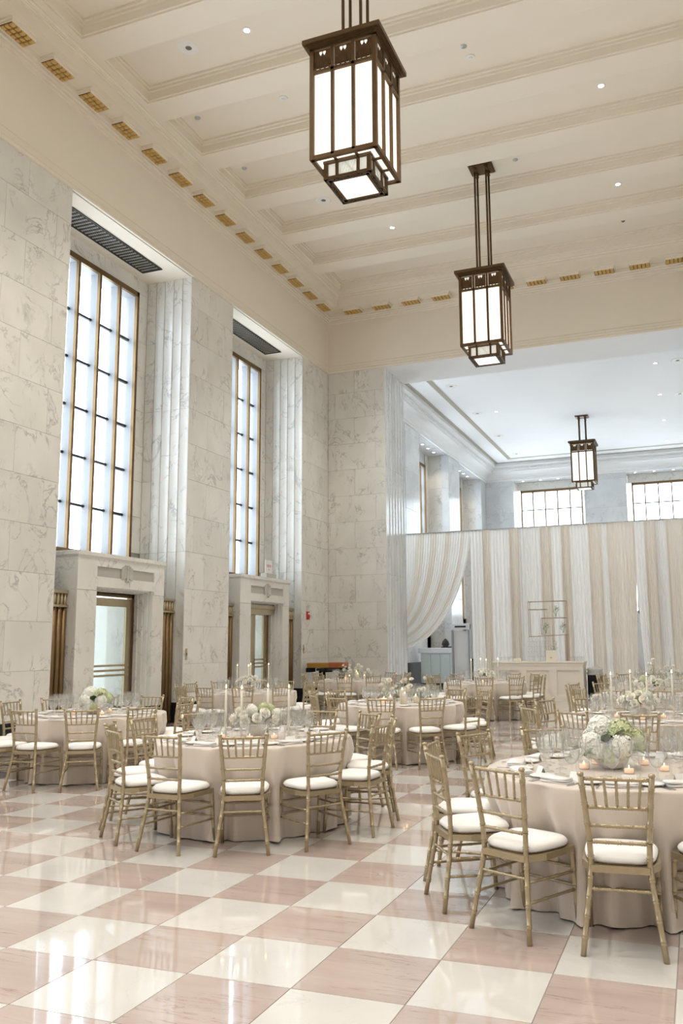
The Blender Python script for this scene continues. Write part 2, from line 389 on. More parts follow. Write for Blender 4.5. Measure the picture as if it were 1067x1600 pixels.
for k, (a, b) in enumerate(BAYS):
    if k >= 3:
        fluted_jamb(wall_left, M['marble'], 'y', b, XB + .24, XL, 4, -1, [0.42, 3.672, 6.92, ZT])
        slab_field(wall_left, M['marble'], 'y', b, XB, XB + .24, (), (), -1, COURSE[::2] + [ZT] if len(COURSE) % 2 == 0 else COURSE[::2])
        slab_field(wall_left, M['marble'], 'x', XB, 15.27 - 11.64 + a, b, (), (), 1, COURSE[4:12] + [9.70])
        slab(wall_left, M['marble'], 'x', XB, a, a + 2.0, 9.70, ZT); slab(wall_left, M['marble'], 'x', XB, a + 2.0, b, 9.70, ZT)
        slab(wall_left, M['marble'], 'x', XB, a, a + .31, 3.3, 9.70)
        structure('black_plinth', MB().box(XB, XL, b - .012, b + .05, 0, .42), M['black_marble'], wall_left)
    else:
        slab(wall_left, M['marble'], 'y', b, XB, XL, 0, ZT, -1); slab(wall_left, M['marble'], 'x', XB, b - .33, b, 0, ZT); slab(wall_left, M['marble'], 'x', XB, a, a + .33, 0, ZT)
    slab(wall_left, M['marble'], 'y', a, XB, XL, 0, ZT, 1)
    slab(wall_left, M['plaster_white'], 'x', XB, a, b, 0, 3.3) if k < 3 else None
    # plaster soffit of the recess
    MB().box(XB - .02, XL - 0.03, a - 0.02, b + .02, ZT - .012, ZT + .05).build('soffit', M['plaster'], wall_left)

# windows in the left wall
def window(name, a, rows=6, z0=3.50, z1=9.70, axis='x', plane=XB, ncol=5, w0=.31, w1=3.63, deep=0.24, out=1, low=None):
    """a = start of bay; the frame runs from a+w0 to a+w1 along the wall."""
    o = empty(name); o['kind'] = 'structure'
    def bx(p0, p1, q0, q1, zz0, zz1, nm, mat):
        P0, P1 = sorted((plane - out * p0, plane - out * p1))
        mb = MB().box(P0, P1, q0, q1, zz0, zz1) if axis == 'x' else MB().box(q0, q1, P0, P1, zz0, zz1)
        return mb.build(nm, mat, o)
    A, B = a + w0, a + w1; ft = 0.075
    for p0, p1, mt in ((-.02, .05, 'bronze'), (.05, deep + .04, 'fin')):
        bx(p0, p1, A, A + ft, z0, z1, 'frame_side', M[mt]); bx(p0, p1, B - ft, B, z0, z1, 'frame_side', M[mt]); bx(p0, p1, A, B, z1 - .12, z1, 'frame_head', M[mt])
    bx(-0.02, deep + .04, A, B, z0 - .05, z0 + .06, 'frame_sill', M['bronze'])
    cw = (B - A) / ncol; rh = (z1 - .12 - z0) / rows
    for k in range(1, ncol):
        y = A + k * cw
        bx(-0.015, 0.05, y - .03, y + .03, z0, z1 - .1, 'mullion', M['bronze'])
        bx(0.05, deep, y - .022, y + .022, z0, z1 - .1, 'mullion_fin', M['fin'])
    for r in range(1, rows):
        z = z0 + r * rh
        for k in range(ncol):
            bx(deep - .06, deep, A + k * cw + .02, A + (k + 1) * cw - .02, z - .025, z + .025, 'glazing_bar', M['steel_dark'])
    for r in range(rows):
        for k in range(ncol):
            bx(deep - .03, deep - .022, A + k * cw, A + (k + 1) * cw, z0 + r * rh, z0 + (r + 1) * rh, 'pane', M['pane'])
    mid = (A + B) / 2
    if axis == 'x': portal('daylight_portal', (plane - out * (deep + .1), mid, (z0 + z1) / 2), (0, -PI / 2 * out, 0), z1 - z0, B - A)
    else: portal('daylight_portal', (mid, plane - out * (deep + .1), (z0 + z1) / 2), (PI / 2 * out, 0, 0), B - A, z1 - z0)
    return o
for k, (a, b) in enumerate(BAYS): window('window_%d' % (k + 1), a)
for k, (a, b) in enumerate(BAYS):   # opaque apron below each window, beside and above the doors
    ap = MB()
    if k >= 3:
        ap.box(XB - .6, XB - .03, a - .05, a + .9, 0, 3.47); ap.box(XB - .6, XB - .03, b - .9, b + .05, 0, 3.47); ap.box(XB - .6, XB - .03, a, b, 2.75, 3.47)
    else: ap.box(XB - .6, XB - .03, a - .05, b + .05, 0, 3.47)
    ap.build('window_apron', M['plaster_white'], wall_left)

# soffit grilles and sprinklers
def soffit_grille(a, label):
    o = empty('ceiling_grille', (0, 0, ZT - .012)); tag(o, label, 'grille', 'soffit grilles')
    y0, y1, x0, x1 = a + .40, a + 3.38, -11.33, -10.80
    MB().box(x0, x1, y0, y1, -.006, 0).build('backing', M['grille'], o)
    fr = MB(); fr.box(x0, x0 + .03, y0, y1, -.02, 0); fr.box(x1 - .03, x1, y0, y1, -.02, 0); fr.box(x0, x1, y0, y0 + .03, -.02, 0); fr.box(x0, x1, y1 - .03, y1, -.02, 0)
    fr.build('frame', M['grille'], o)
    s = MB(); n = 26
    for i in range(n):
        yy = y0 + .05 + (y1 - y0 - .1) * (i + .5) / n
        for j in range(9):
            xx = x0 + .05 + (x1 - x0 - .1) * (j + .5) / 9
            s.box(xx - .012, xx + .012, yy - .028, yy + .012, -.02, 0)
    t = s.build('perforation_bars', M['grille_slot'], o); t['kind'] = 'stuff'
    t = MB()
    for i in range(n + 1):
        yy = y0 + .05 + (y1 - y0 - .1) * i / n; t.box(x0 + .03, x1 - .03, yy - .012, yy + .012, -.016, 0)
    q = t.build('cross_bars', M['grille'], o); q['kind'] = 'stuff'
soffit_grille(BAYS[3][0], 'dark pierced iron air grille in the soffit over the near window')
soffit_grille(BAYS[4][0], 'dark pierced iron air grille in the soffit over the farther window')

# door portals in the two visible bays
def doorway(name, a, kind):
    o = empty(name); o['kind'] = 'structure'
    F = -10.45; y0, y1 = a + .63, a + 3.28; oy0, oy1 = a + 1.17, a + 2.90; zt = 3.37; zo = 2.73
    def st(nm, *b, mat='marble'): return MB().bevel_box(*b, 0.004).build(nm, M[mat], o)
    st('marble_block', -11.58, F, y0, oy0, 0.42, 2.655); st('marble_block', -11.58, F, oy1, y1, 0.42, 2.655)
    st('plinth_block', -11.58, F + .012, y0 - .01, oy0, 0, 0.42, mat='black_marble'); st('plinth_block', -11.58, F + .012, oy1, y1 + .01, 0, 0.42, mat='black_marble')
    # lintel with a sunken panel and an eagle-like relief
    py0, py1, pz0, pz1 = a + 1.16, a + 2.93, 2.925, 3.115
    lt = MB(); lt.box(-11.58, F - .03, y0, y1, zo - .0, 3.29); lt.box(-11.58, F - .03, y0, oy0, 2.655, zo); lt.box(-11.58, F - .03, oy1, y1, 2.655, zo); lt.box(F - .03, F, y0, py0, 2.66, 3.29); lt.box(F - .03, F, py1, y1, 2.66, 3.29)
    lt.box(F - .03, F, py0, py1, pz1, 3.29); lt.box(F - .03, F, py0, py1, zo, pz0)
    lt.build('lintel', M['marble'], o)
    st('sunken_panel', F - .032, F - .024, py0, py1, pz0, pz1, mat='joint').data.materials[0] = M['marble_panel']
    st('cap_moulding', -11.58, F + .03, y0 - .03, y1 + .03, 3.29, zt); st('cap_fillet', -11.58, F + .015, y0 - .015, y1 + .015, 3.265, 3.29)
    em = MB(); cy = (py0 + py1) / 2
    for s in (-1, 1):
        for q in range(4):   # folded wings in stepped feathers
            em.box(F - .02, F + .018 - .003 * q, cy + s * (.05 + .035 * q) - .017, cy + s * (.05 + .035 * q) + .017, 2.90 + .012 * (3 - q), 3.20 - .018 * q)
    em.box(F - .02, F + .028, cy - .035, cy + .035, 2.88, 3.10); em.box(F - .02, F + .034, cy - .028, cy + .03, 3.10, 3.19); em.box(F, F + .05, cy + .02, cy + .06, 3.13, 3.16)
    em.box(F - .02, F + .024, cy - .06, cy - .02, 2.86, 2.90); em.box(F - .02, F + .024, cy + .02, cy + .06, 2.86, 2.90)
    em.build('carved_emblem', M['marble_carved'], o)
    # stepped reveal
    for q in range(3):
        st('reveal_step', F - .12 - .1 * q - .1, F - .1 - .1 * q, oy0, oy0 + .03 + .03 * q, 0, zo); st('reveal_step', F - .2 - .1 * q, F - .1 - .1 * q, oy1 - .03 - .03 * q, oy1, 0, zo)
    for q in range(4): st('reveal_head', F - .16 - .1 * q, F - .08 - .1 * q, oy0, oy1, zo - .02 - .02 * q, zo + .02)
    # bronze side grilles
    for (g0, g1) in ((a, y0), (y1, a + 3.95)):
        g = empty('bronze_grille', parent=o)
        X = -10.65
        MB().box(X - .06, X - .03, g0, g1, 0, 2.62).build('backing', M['bronze_dark'], g)
        n = 5; w = (g1 - g0) / n
        for k in range(n):
            MB().tube([(X - .03, g0 + (k + .5) * w, .05), (X - .03, g0 + (k + .5) * w, 2.33)], w * .42, 8).build('reed', M['bronze'], g, smooth=True)
        cp = MB(); cp.box(X - .06, X + .03, g0, g1, 2.33, 2.37); cp.box(X - .06, X + .02, g0, g1, 2.58, 2.63)
        cp.build('cap_band', M['bronze_pale'], g)
        for k in range(7):
            ww = (g1 - g0) / 7; MB().tube([(X - .03, g0 + (k + .5) * ww, 2.37), (X - .03, g0 + (k + .5) * ww, 2.58)], ww * .42, 8).build('cap_reed', M['bronze_pale'], g, smooth=True)
    # door
    X = -10.88; d0, d1 = oy0 + .10, oy1 - .10; top = 2.60
    fr = MB(); fr.box(X - .08, X + .05, d0, d0 + .07, 0, zo); fr.box(X - .08, X + .05, d1 - .07, d1, 0, zo); fr.box(X - .08, X + .05, d0, d1, top, zo)
    fr.build('door_frame', M['bronze_dark' if kind == 0 else 'bronze'], o)
    e0, e1 = d0 + .09, d1 - .10
    for s, (p, q) in enumerate(((e0, (e0 + e1) / 2 - .005), ((e0 + e1) / 2 + .005, e1)) if kind else ((e0, e1),)):
        lf = empty('door_leaf', parent=o)
        sw = .11; tr = .16
        MB().box(X - .03, X + .02, p, p + sw, .02, top - .03).build('stile', M['bronze_pale'], lf); MB().box(X - .03, X + .02, q - sw, q, .02, top - .03).build('stile', M['bronze_pale'], lf)
        MB().box(X - .03, X + .02, p + sw, q - sw, top - .03 - tr, top - .03).build('top_rail', M['bronze_pale'], lf); MB().box(X - .03, X + .02, p + sw, q - sw, .02, .28).build('bottom_rail', M['bronze_pale'], lf)
        MB().box(X - .008, X - .002, p + sw, q - sw, .28, top - .03 - tr).build('glass_pane', M['door_glass'], lf)
        for z in (1.06, 1.155, 1.25):
            MB().box(X + .02, X + .06, p + .04, q - .04, z - .02, z + .02).build('push_bar', M['bronze_pale'], lf)
    if kind:
        hd = MB(); hd.box(X - .02, X + .20, oy0 + .08, oy1 - .08, 2.42, 2.64); hd.box(X + .1, X + .24, oy0 + .06, oy1 - .06, 2.56, 2.66); hd.build('bronze_lintel', M['bronze_pale'], o)
    portal('daylight_portal', (XB - .75, (oy0 + oy1) / 2, 1.35), (0, -PI / 2, 0), 2.7, 1.7)
    return o
M['marble_panel'] = plain('hammered_grey_stone', (0.48, 0.46, 0.42), 0.7, noise=0.2, nscale=90, bump=0.5, bscale=120)
M['marble_carved'] = marble('carved_marble', (0.56, 0.54, 0.50), (0.48, 0.46, 0.43), (0.4, 0.39, 0.37), 1.5, 0.02, 0.4)
doorway('door_1', BAYS[3][0], 0); doorway('door_2', BAYS[4][0], 1)

# back wall: marble pier left of the wide opening, fluted reveal, entablature
PX = -8.50; OX1 = 0.40; YB2 = 25.05
wb = MB().box(XL - .3, PX - .05, YB + .03, YB2 - .03, 0, ZT); wb.box(OX1 + .05, XR + .3, YB + .03, YB2 - .03, 0, ZT); wb.box(XL - .3, XR + .3, YB, YB2, ZT, 13.0)
wall_back = structure('wall_back', wb, M['joint'])
slab_field(wall_back, M['marble'], 'y', YB, XL, PX, (0.47,), (0.13, 0.83), -1)
slab(wall_back, M['marble'], 'y', YB, OX1, XR, 0.42, ZT, -1)
MB().box(XL, PX + .012, YB - .012, YB + .05, 0, .42).build('black_plinth', M['black_marble'], wall_back)
slab(wall_back, M['marble_grey'], 'x', PX, YB, YB + .12, .42, ZT, 1); slab(wall_back, M['marble_grey'], 'x', PX, YB2 - .12, YB2, .42, ZT, 1)
fluted_jamb(wall_back, M['marble_grey'], 'x', PX, YB + .12, YB2 - .12, 6, 1, [0.42, 3.672, 6.92, ZT])
MB().box(PX - .05, PX + .012, YB, YB2, 0, .42).build('black_plinth', M['black_marble'], wall_back)
MB().box(OX1, OX1 + .06, YB, YB2, 0, ZT).build('marble_slab', M['marble_grey'], wall_back)
MB().box(PX - .03, OX1 + .03, YB - .0, YB2, ZT - .01, ZT + .03).build('soffit', M['plaster_white'], wall_back)
slab(wall_back, M['marble_grey'], 'y', YB2, XL - .3, PX, 0, 11.3, 1); slab(wall_back, M['marble_grey'], 'y', YB2, OX1, XR, 0, 11.3, 1)
wall_right = structure('wall_right', MB().box(XR, XR + .3, YR - .3, 46, 0, 13.0), M['marble'])
wall_rear = structure('wall_rear', MB().box(XB - .6, XR + .3, YR - .3, YR, 0, 13.0), M['marble'])

# entablature and cornice swept round the hall
def sweep(prof, x0, x1, y0, y1, sides=(0, 1, 2, 3)):
    mb = MB()
    for s, z in prof:
        mb.v += [(x0 + s, y0 + s, z), (x1 - s, y0 + s, z), (x1 - s, y1 - s, z), (x0 + s, y1 - s, z)]
    for j in range(len(prof) - 1):
        for i in sides:
            k = (i + 1) % 4; mb.f.append((j * 4 + i, j * 4 + k, j * 4 + 4 + k, j * 4 + 4 + i))
    return mb
trim = empty('trim_1'); trim['kind'] = 'structure'
sweep([(0, 10.04), (.045, 10.04), (.05, 10.06), (.05, 10.10), (.03, 10.115), (.045, 10.13), (.045, 10.18), (.025, 10.20), (.025, 10.26), (.005, 10.30)], XL, XR, YR, YB).build('architrave_moulding', M['plaster'], trim)
sweep([(.005, 10.30), (.005, 11.68)], XL, XR, YR, YB).build('plain_frieze', M['plaster'], trim)
sweep([(.005, 11.66), (.035, 11.67), (.035, 11.72), (.07, 11.73), (.07, 11.78), (.105, 11.79), (.105, 11.84), (.14, 11.85), (.14, 11.95)], XL, XR, YR, YB).build('crown_moulding', M['plaster'], trim)
sweep([(.14, 11.95), (.57, 11.95), (.57, 12.17), (.585, 12.175), (.585, 12.19), (.61, 12.20), (.61, 12.22), (.63, 12.225), (.63, 12.25), (.66, 12.27), (.66, 12.30)], XL, XR, YR, YB).build('cornice_soffit', M['plaster'], trim)
# brackets with gilded undersides
bl = MB(); bl.bevel_box(-.15, .17, -.275, .275, 0, .09, .012); bl.box(-.15, .19, -.295, .295, .055, .09)
br_me = bl.mesh('bracket', M['plaster']); fixn(br_me)
gd = MB()
for i in range(3):
    for j in range(5):
        cx, cy, w, d = -.15 + .025 + (i + .5) * .095, -.265 + (j + .5) * .106, .042, .046
        b = len(gd.v)
        gd.v += [(cx - w, cy - d, 0), (cx + w, cy - d, 0), (cx + w, cy + d, 0), (cx - w, cy + d, 0), (cx - w * .8, cy - d * .8, -.03), (cx + w * .8, cy - d * .8, -.03), (cx + w * .8, cy + d * .8, -.03), (cx - w * .8, cy + d * .8, -.03)]
        gd.f += [tuple(b + q for q in f) for f in ((7, 6, 5, 4), (0, 1, 5, 4), (1, 2, 6, 5), (2, 3, 7, 6), (3, 0, 4, 7))]
gd_me = gd.mesh('gilded_panel', M['gold']); fixn(gd_me)
gb_me = MB().box(-.135, .145, -.268, .268, -.006, .002).mesh('panel_backing', M['bronze_dark'])
def bracket(x, y, rz):
    o = mobj('bracket', br_me, trim, (x, y, 11.86), rz); mobj('gilded_panel', gd_me, o); mobj('panel_backing', gb_me, o)
for k in range(14): bracket(XL + .26, 9.86 + .958 * k, 0)
for k in range(12): bracket(-9.42 + .952 * k, YB - .29, -PI / 2)
for k in range(14):
    pass

# coffered ceiling
ceil = MB()
CO = [(11.345 + 1.93 * k, 12.745 + 1.93 * k) for k in range(-10, 6)]
CX0, CX1 = XL + .77, XR - .77
ceil.box(XL - .1, XR + .1, YR - .1, YB + .1, 12.75, 12.95)
ys = [YR + .6] + [e for c in CO for e in c] + [YB - .6]
for k in range(0, len(ys), 2): ceil.poly([(CX0, ys[k], 12.3), (CX1, ys[k], 12.3), (CX1, ys[k + 1], 12.3), (CX0, ys[k + 1], 12.3)])
ceil.poly([(XL + .6, YR + .6, 12.3), (CX0, YR + .6, 12.3), (CX0, YB - .6, 12.3), (XL + .6, YB - .6, 12.3)]); ceil.poly([(CX1, YR + .6, 12.3), (XR - .6, YR + .6, 12.3), (XR - .6, YB - .6, 12.3), (CX1, YB - .6, 12.3)])
ceiling = structure('ceiling', ceil, M['plaster'])
for a, b in CO:
    c = sweep([(0, 12.30), (.03, 12.302), (.03, 12.34), (.06, 12.345), (.06, 12.50), (.10, 12.505), (.10, 12.55), (.14, 12.555), (.14, 12.60)], CX0, CX1, a, b)
    n = len(c.v); c.f.append((n - 4, n - 3, n - 2, n - 1)); c.build('coffer', M['plaster'], ceiling)

# ceiling fittings
def spot(loc, w, col=WARM, size=1.7, parent=None, blend=0.6):
    d = bpy.data.lights.new('downlight_beam', 'SPOT'); d.energy = w; d.color = col; d.spot_size = size; d.spot_blend = blend; d.shadow_soft_size = 0.12
    o = bpy.data.objects.new('downlight_beam', d); o.location = loc; link(o, parent); return o
ring_me = MB().lathe([(.055, .0), (.055, -.006), (.085, -.008), (.10, 0)], 16).mesh('trim_ring', M['white_ring']); lens_me = MB().lathe([(0.0005, -.004), (.056, -.004)], 16).mesh('lit_lens', M['down'])
def downlight(x, y, z, label, w=SPOT_W, col=WARM, s=1.0, group='recessed ceiling downlights', parent=None):
    o = empty('recessed_downlight', (x, y, z), 0, parent); o.scale = (s, s, s)
    if label: tag(o, label, 'downlight', group)
    mobj('trim_ring', ring_me, o); mobj('lit_lens', lens_me, o)
    if w: spot((0, 0, -.06), w, col, parent=o)
    return o
names = {}
rows_y = [11.97 + 3.88 * k for k in range(-5, 3)]
dl = {(-6.95, 11.97): 'lit downlight in the coffer left of the nearest bronze lantern', (-1.12, 15.85): 'lit downlight in the coffer at the upper right of the ceiling', (-1.12, 19.73): 'lit downlight in the coffer right of the hanging second lantern', (-6.95, 19.73): 'lit downlight in the coffer left of the second lantern stem'}
for y in rows_y:
    for x in (-6.95, -1.12):
        lab = next((v for (kx, ky), v in dl.items() if abs(kx - x) < .1 and abs(ky - y) < .1), None)
        if lab: downlight(x, y, 12.6, lab)
        elif not in_view(x, y, 12.6, 0): downlight(x, y, 12.6, None, parent=ceiling)
spk_me = MB().lathe([(.05, .03), (.06, -.004), (.10, -.012), (.17, -.014), (.20, 0)], 20).mesh('speaker_ring', M['white_ring']); spk_c = MB().lathe([(.0005, .012), (.03, .008), (.075, .012)], 16).mesh('speaker_cone', M['dark_hole'])
def speaker(x, y, z, label, s=1.0):
    o = empty('ceiling_speaker', (x, y, z)); o.scale = (s, s, s); tag(o, label, 'speaker', 'ceiling speakers')
    mobj('speaker_ring', spk_me, o); k = mobj('speaker_cone', spk_c, o, (0, 0, -.012)); return o
speaker(-8.18, 11.98, 12.6, 'round ceiling speaker in the coffer near the nearest lantern'); speaker(-8.08, 17.8, 12.6, 'round ceiling speaker in a coffer below the nearest lantern')
sp_me = MB().lathe([(.0005, -.03), (.03, -.028), (.055, -.012), (.06, 0)], 12)
det_me = sp_me.mesh('smoke_detector', M['alu']); det_w = MB().lathe([(.0005, -.045), (.03, -.043), (.035, -.02), (.085, -.016), (.09, 0)], 14).mesh('sprinkler', M['white_ring'])
for x, y, lab in ((-8.92, 13.45, 'small round sensor on the beam end beside the first coffers'), (-8.95, 15.4, 'small round sensor on the second beam end from the left'), (-3.3, 13.4, 'small round sensor on the beam right of the nearest lantern'), (-3.15, 17.3, 'small round sensor under the beam beside lantern two')):
    tag(mobj('ceiling_sensor', det_me, None, (x, y, 12.3)), lab, 'sensor', 'ceiling sensors')
for x, y, lab in ((-7.2, 13.9, 'white sprinkler rosette in the second coffer from the lantern'), (-3.35, 14.1, 'white sprinkler rosette in the coffer right of the nearest lantern'), (-.62, 12.0, 'white sprinkler rosette at the top right of the ceiling')):
    tag(mobj('sprinkler_rosette', det_w, None, (x, y, 12.6)), lab, 'sprinkler', 'sprinkler rosettes')
sc = empty('security_camera', (-1.14, 21.45, 12.6)); tag(sc, 'small white dome security camera on the ceiling at right', 'camera')
MB().lathe([(.08, 0), (.085, -.03), (.06, -.06), (.055, -.07)], 16).build('housing', M['white_ring'], sc, True); MB().lathe([(.055, -.07), (.045, -.105), (.02, -.125), (.0005, -.13)], 16).build('dome', M['dark_hole'], sc, True)

# ------------------------------------------------------------------ far hall
FX0, FX1, FY0, FY1, FZ = -10.4, 2.3, YB2, 44.4, 11.2
FZS = 10.37
FB = [(26.2, 30.7), (32.55, 37.05), (38.9, 43.4)]
fl = MB(); fe = [FY0 + .0] + [e for b in FB for e in b] + [FY1 + .5]
for k in range(0, len(fe), 2): fl.box(-11.9, FX0 - .04, fe[k] + (.04 if k else 0), fe[k + 1] - .1, 0, FZS)
fl.box(-11.9, FX0, FY0, FY1 + .5, FZS, 11.6)
for a, b in FB: fl.box(-12.0, -11.44, a, b, 0, 2.9); fl.box(-12.0, -11.44, a, a + .5, 0, FZS); fl.box(-12.0, -11.44, b - .5, b, 0, FZS); fl.box(-12., -11.44, a, b, 9.85, FZS)
wall_far_left = structure('wall_far_left', fl, M['marble_grey'])
for k in range(0, len(fe), 2): slab_field(wall_far_left, M['marble_grey'], 'x', FX0, fe[k], min(fe[k + 1], FY1), (), (0.5,), 1, COURSE[::2] + [FZS]); MB().box(FX0 - .03, FX0 + .012, fe[k], min(fe[k + 1], FY1), 0, .9).build('black_plinth', M['black_marble'], wall_far_left)
for a, b in FB:
    slab_field(wall_far_left, M['marble'], 'y', b, -11.4, -10.75, (), (), -1, [.9, 3.6, 6.2, 8.8, FZS]); slab_field(wall_far_left, M['marble_grey'], 'y', b - .06, -10.75, -10.4, (), (), -1, [.9, 3.6, 6.2, 8.8, FZS])
    slab_field(wall_far_left, M['marble'], 'x', -11.4, b - .5, b, (), (), 1, [2.9, 5.5, 8.1, FZS])
fend = MB(); EB = [(-8.86, -5.11), (-2.95, .80)]
xe = [FX0 - 1.5] + [e for b in EB for e in b] + [FX1 + .3]
for k in range(0, len(xe), 2): fend.box(xe[k] + (.04 if k else 0), xe[k + 1] - .04, FY1 + .04, FY1 + 1.3, 0, FZS)
fend.box(FX0 - 1.5, FX1 + .3, FY1, FY1 + 1.3, FZS, 11.6)
for a, b in EB: fend.box(a, b, FY1 + 1.04, FY1 + 1.5, 0, 3.2); fend.box(a, b, FY1 + 1.04, FY1 + 1.5, 9.92, FZS)
wall_far = structure('wall_far', fend, M['marble_grey'])
for k in range(0, len(xe), 2): slab_field(wall_far, M['marble_grey'], 'y', FY1, max(xe[k], FX0), min(xe[k + 1], FX1), (), (0.5,), -1, COURSE[::2] + [FZS])
for a, b in EB:
    slab_field(wall_far, M['marble'], 'x', a, FY1, FY1 + 1.0, (), (), 1, [0, 4.0, 7.2, FZS]); slab(wall_far, M['marble'], 'y', FY1 + 1.0, a, b, 9.92, FZS, -1)
for k, (a, b) in enumerate(FB): window('window_%d' % (6 + k), a, 7, 2.9, 9.85, 'x', -11.4, 5, .5, b - a - .5)
for k, (a, b) in enumerate(EB): window('window_%d' % (9 + k), a, 7, 3.1, 9.92, 'y', FY1 + 1.0, 5, .20, 3.55, out=-1)
cf = MB().box(-12.0, FX1 + .3, FY0, FY1 + 1.5, FZ, FZ + .3)
ceiling_far = structure('ceiling_far', cf, M['plaster_white'])
tr2 = empty('trim_2'); tr2['kind'] = 'structure'
sweep([(0, FZS - .03), (.06, FZS - .03), (.06, FZS + .04), (.10, FZS + .06), (.10, FZS + .16), (.2, FZS + .26), (.36, FZS + .36), (.5, FZS + .40), (.5, FZS + .48), (.56, FZS + .5), (.56, FZS + .60), (.75, FZS + .68), (.75, FZS + .83)], FX0, FX1, FY0, FY1, (1, 2, 3)).build('cornice', M['plaster_white'], tr2)
dn = MB()
for k in range(70):
    x = FX0 + .7 + k * .17; dn.box(x, x + .085, FY1 - .62, FY1 - .5, FZS + .50, FZS + .58)
for k in range(110):
    y = FY0 + .3 + k * .17; dn.box(FX0 + .5, FX0 + .62, y, y + .085, FZS + .50, FZS + .58)
q = dn.build('dentil_course', M['plaster_white'], tr2); q['kind'] = 'stuff'
for s, w, in ((.78, .16), (1.62, .20)):
    sweep([(s, FZ - .012), (s + w, FZ - .012)], FX0, FX1, FY0 - s, FY1, (1, 2, 3)).build('gilded_band', M['track'], ceiling_far)
fd = [(-7.3, 33.55, 'left of the small far lantern'), (-7.3, 41.65, 'farthest left in the far hall ceiling'), (-.77, 37.7, 'right of the small far lantern'), (-.77, 29.6, 'nearest right in the far hall ceiling'), (-.77, 41.7, 'farthest right in the far hall ceiling'), (-.77, 33.6, 'second right in the far hall ceiling'), (-7.3, 29.5, 'nearest left in the far hall ceiling'), (-7.3, 37.6, 'third left in the far hall ceiling')]
for x, y, t in fd[:6]: downlight(x, y, FZ, 'lit white downlight, ' + t, 420, (1, .9, .78), 1.1, 'far hall downlights')
for k, y in enumerate((29.45, 33.5, 37.65, 41.7)):
    speaker(-8.1, y, FZ, '%s of four round speakers along the far hall ceiling' % ('nearest', 'second nearest', 'third nearest', 'farthest')[k], 1.15)
for k, y in enumerate((29.58, 33.77)): speaker(-.03, y, FZ, '%s of two round speakers at right in the far ceiling' % ('nearer', 'farther')[k], 1.15)
oi = 0
for (a, b), nm in zip(FB[1:], ('nearer', 'farther')):
    for k in range(4 if nm == 'nearer' else 3):
        y = a + (1.2 + .85 * k if nm == 'nearer' else 1.9 + .8 * k)
        downlight(-10.9, y, FZS, 'small soffit downlight over the %s far side window, %s' % (nm, ('first', 'second', 'third', 'fourth')[k]), 60, (1, .85, .62), 1.0, 'soffit downlights')
for (a, b), nm in zip(EB, ('first', 'second')):
    for k in range(4): downlight(a + .45 + .95 * k, FY1 + .5, FZS, 'soffit downlight over the %s end wall window, %s along' % (nm, ('first', 'second', 'third', 'fourth')[k]), 40, (1, .95, .85), 1.0, 'soffit downlights')

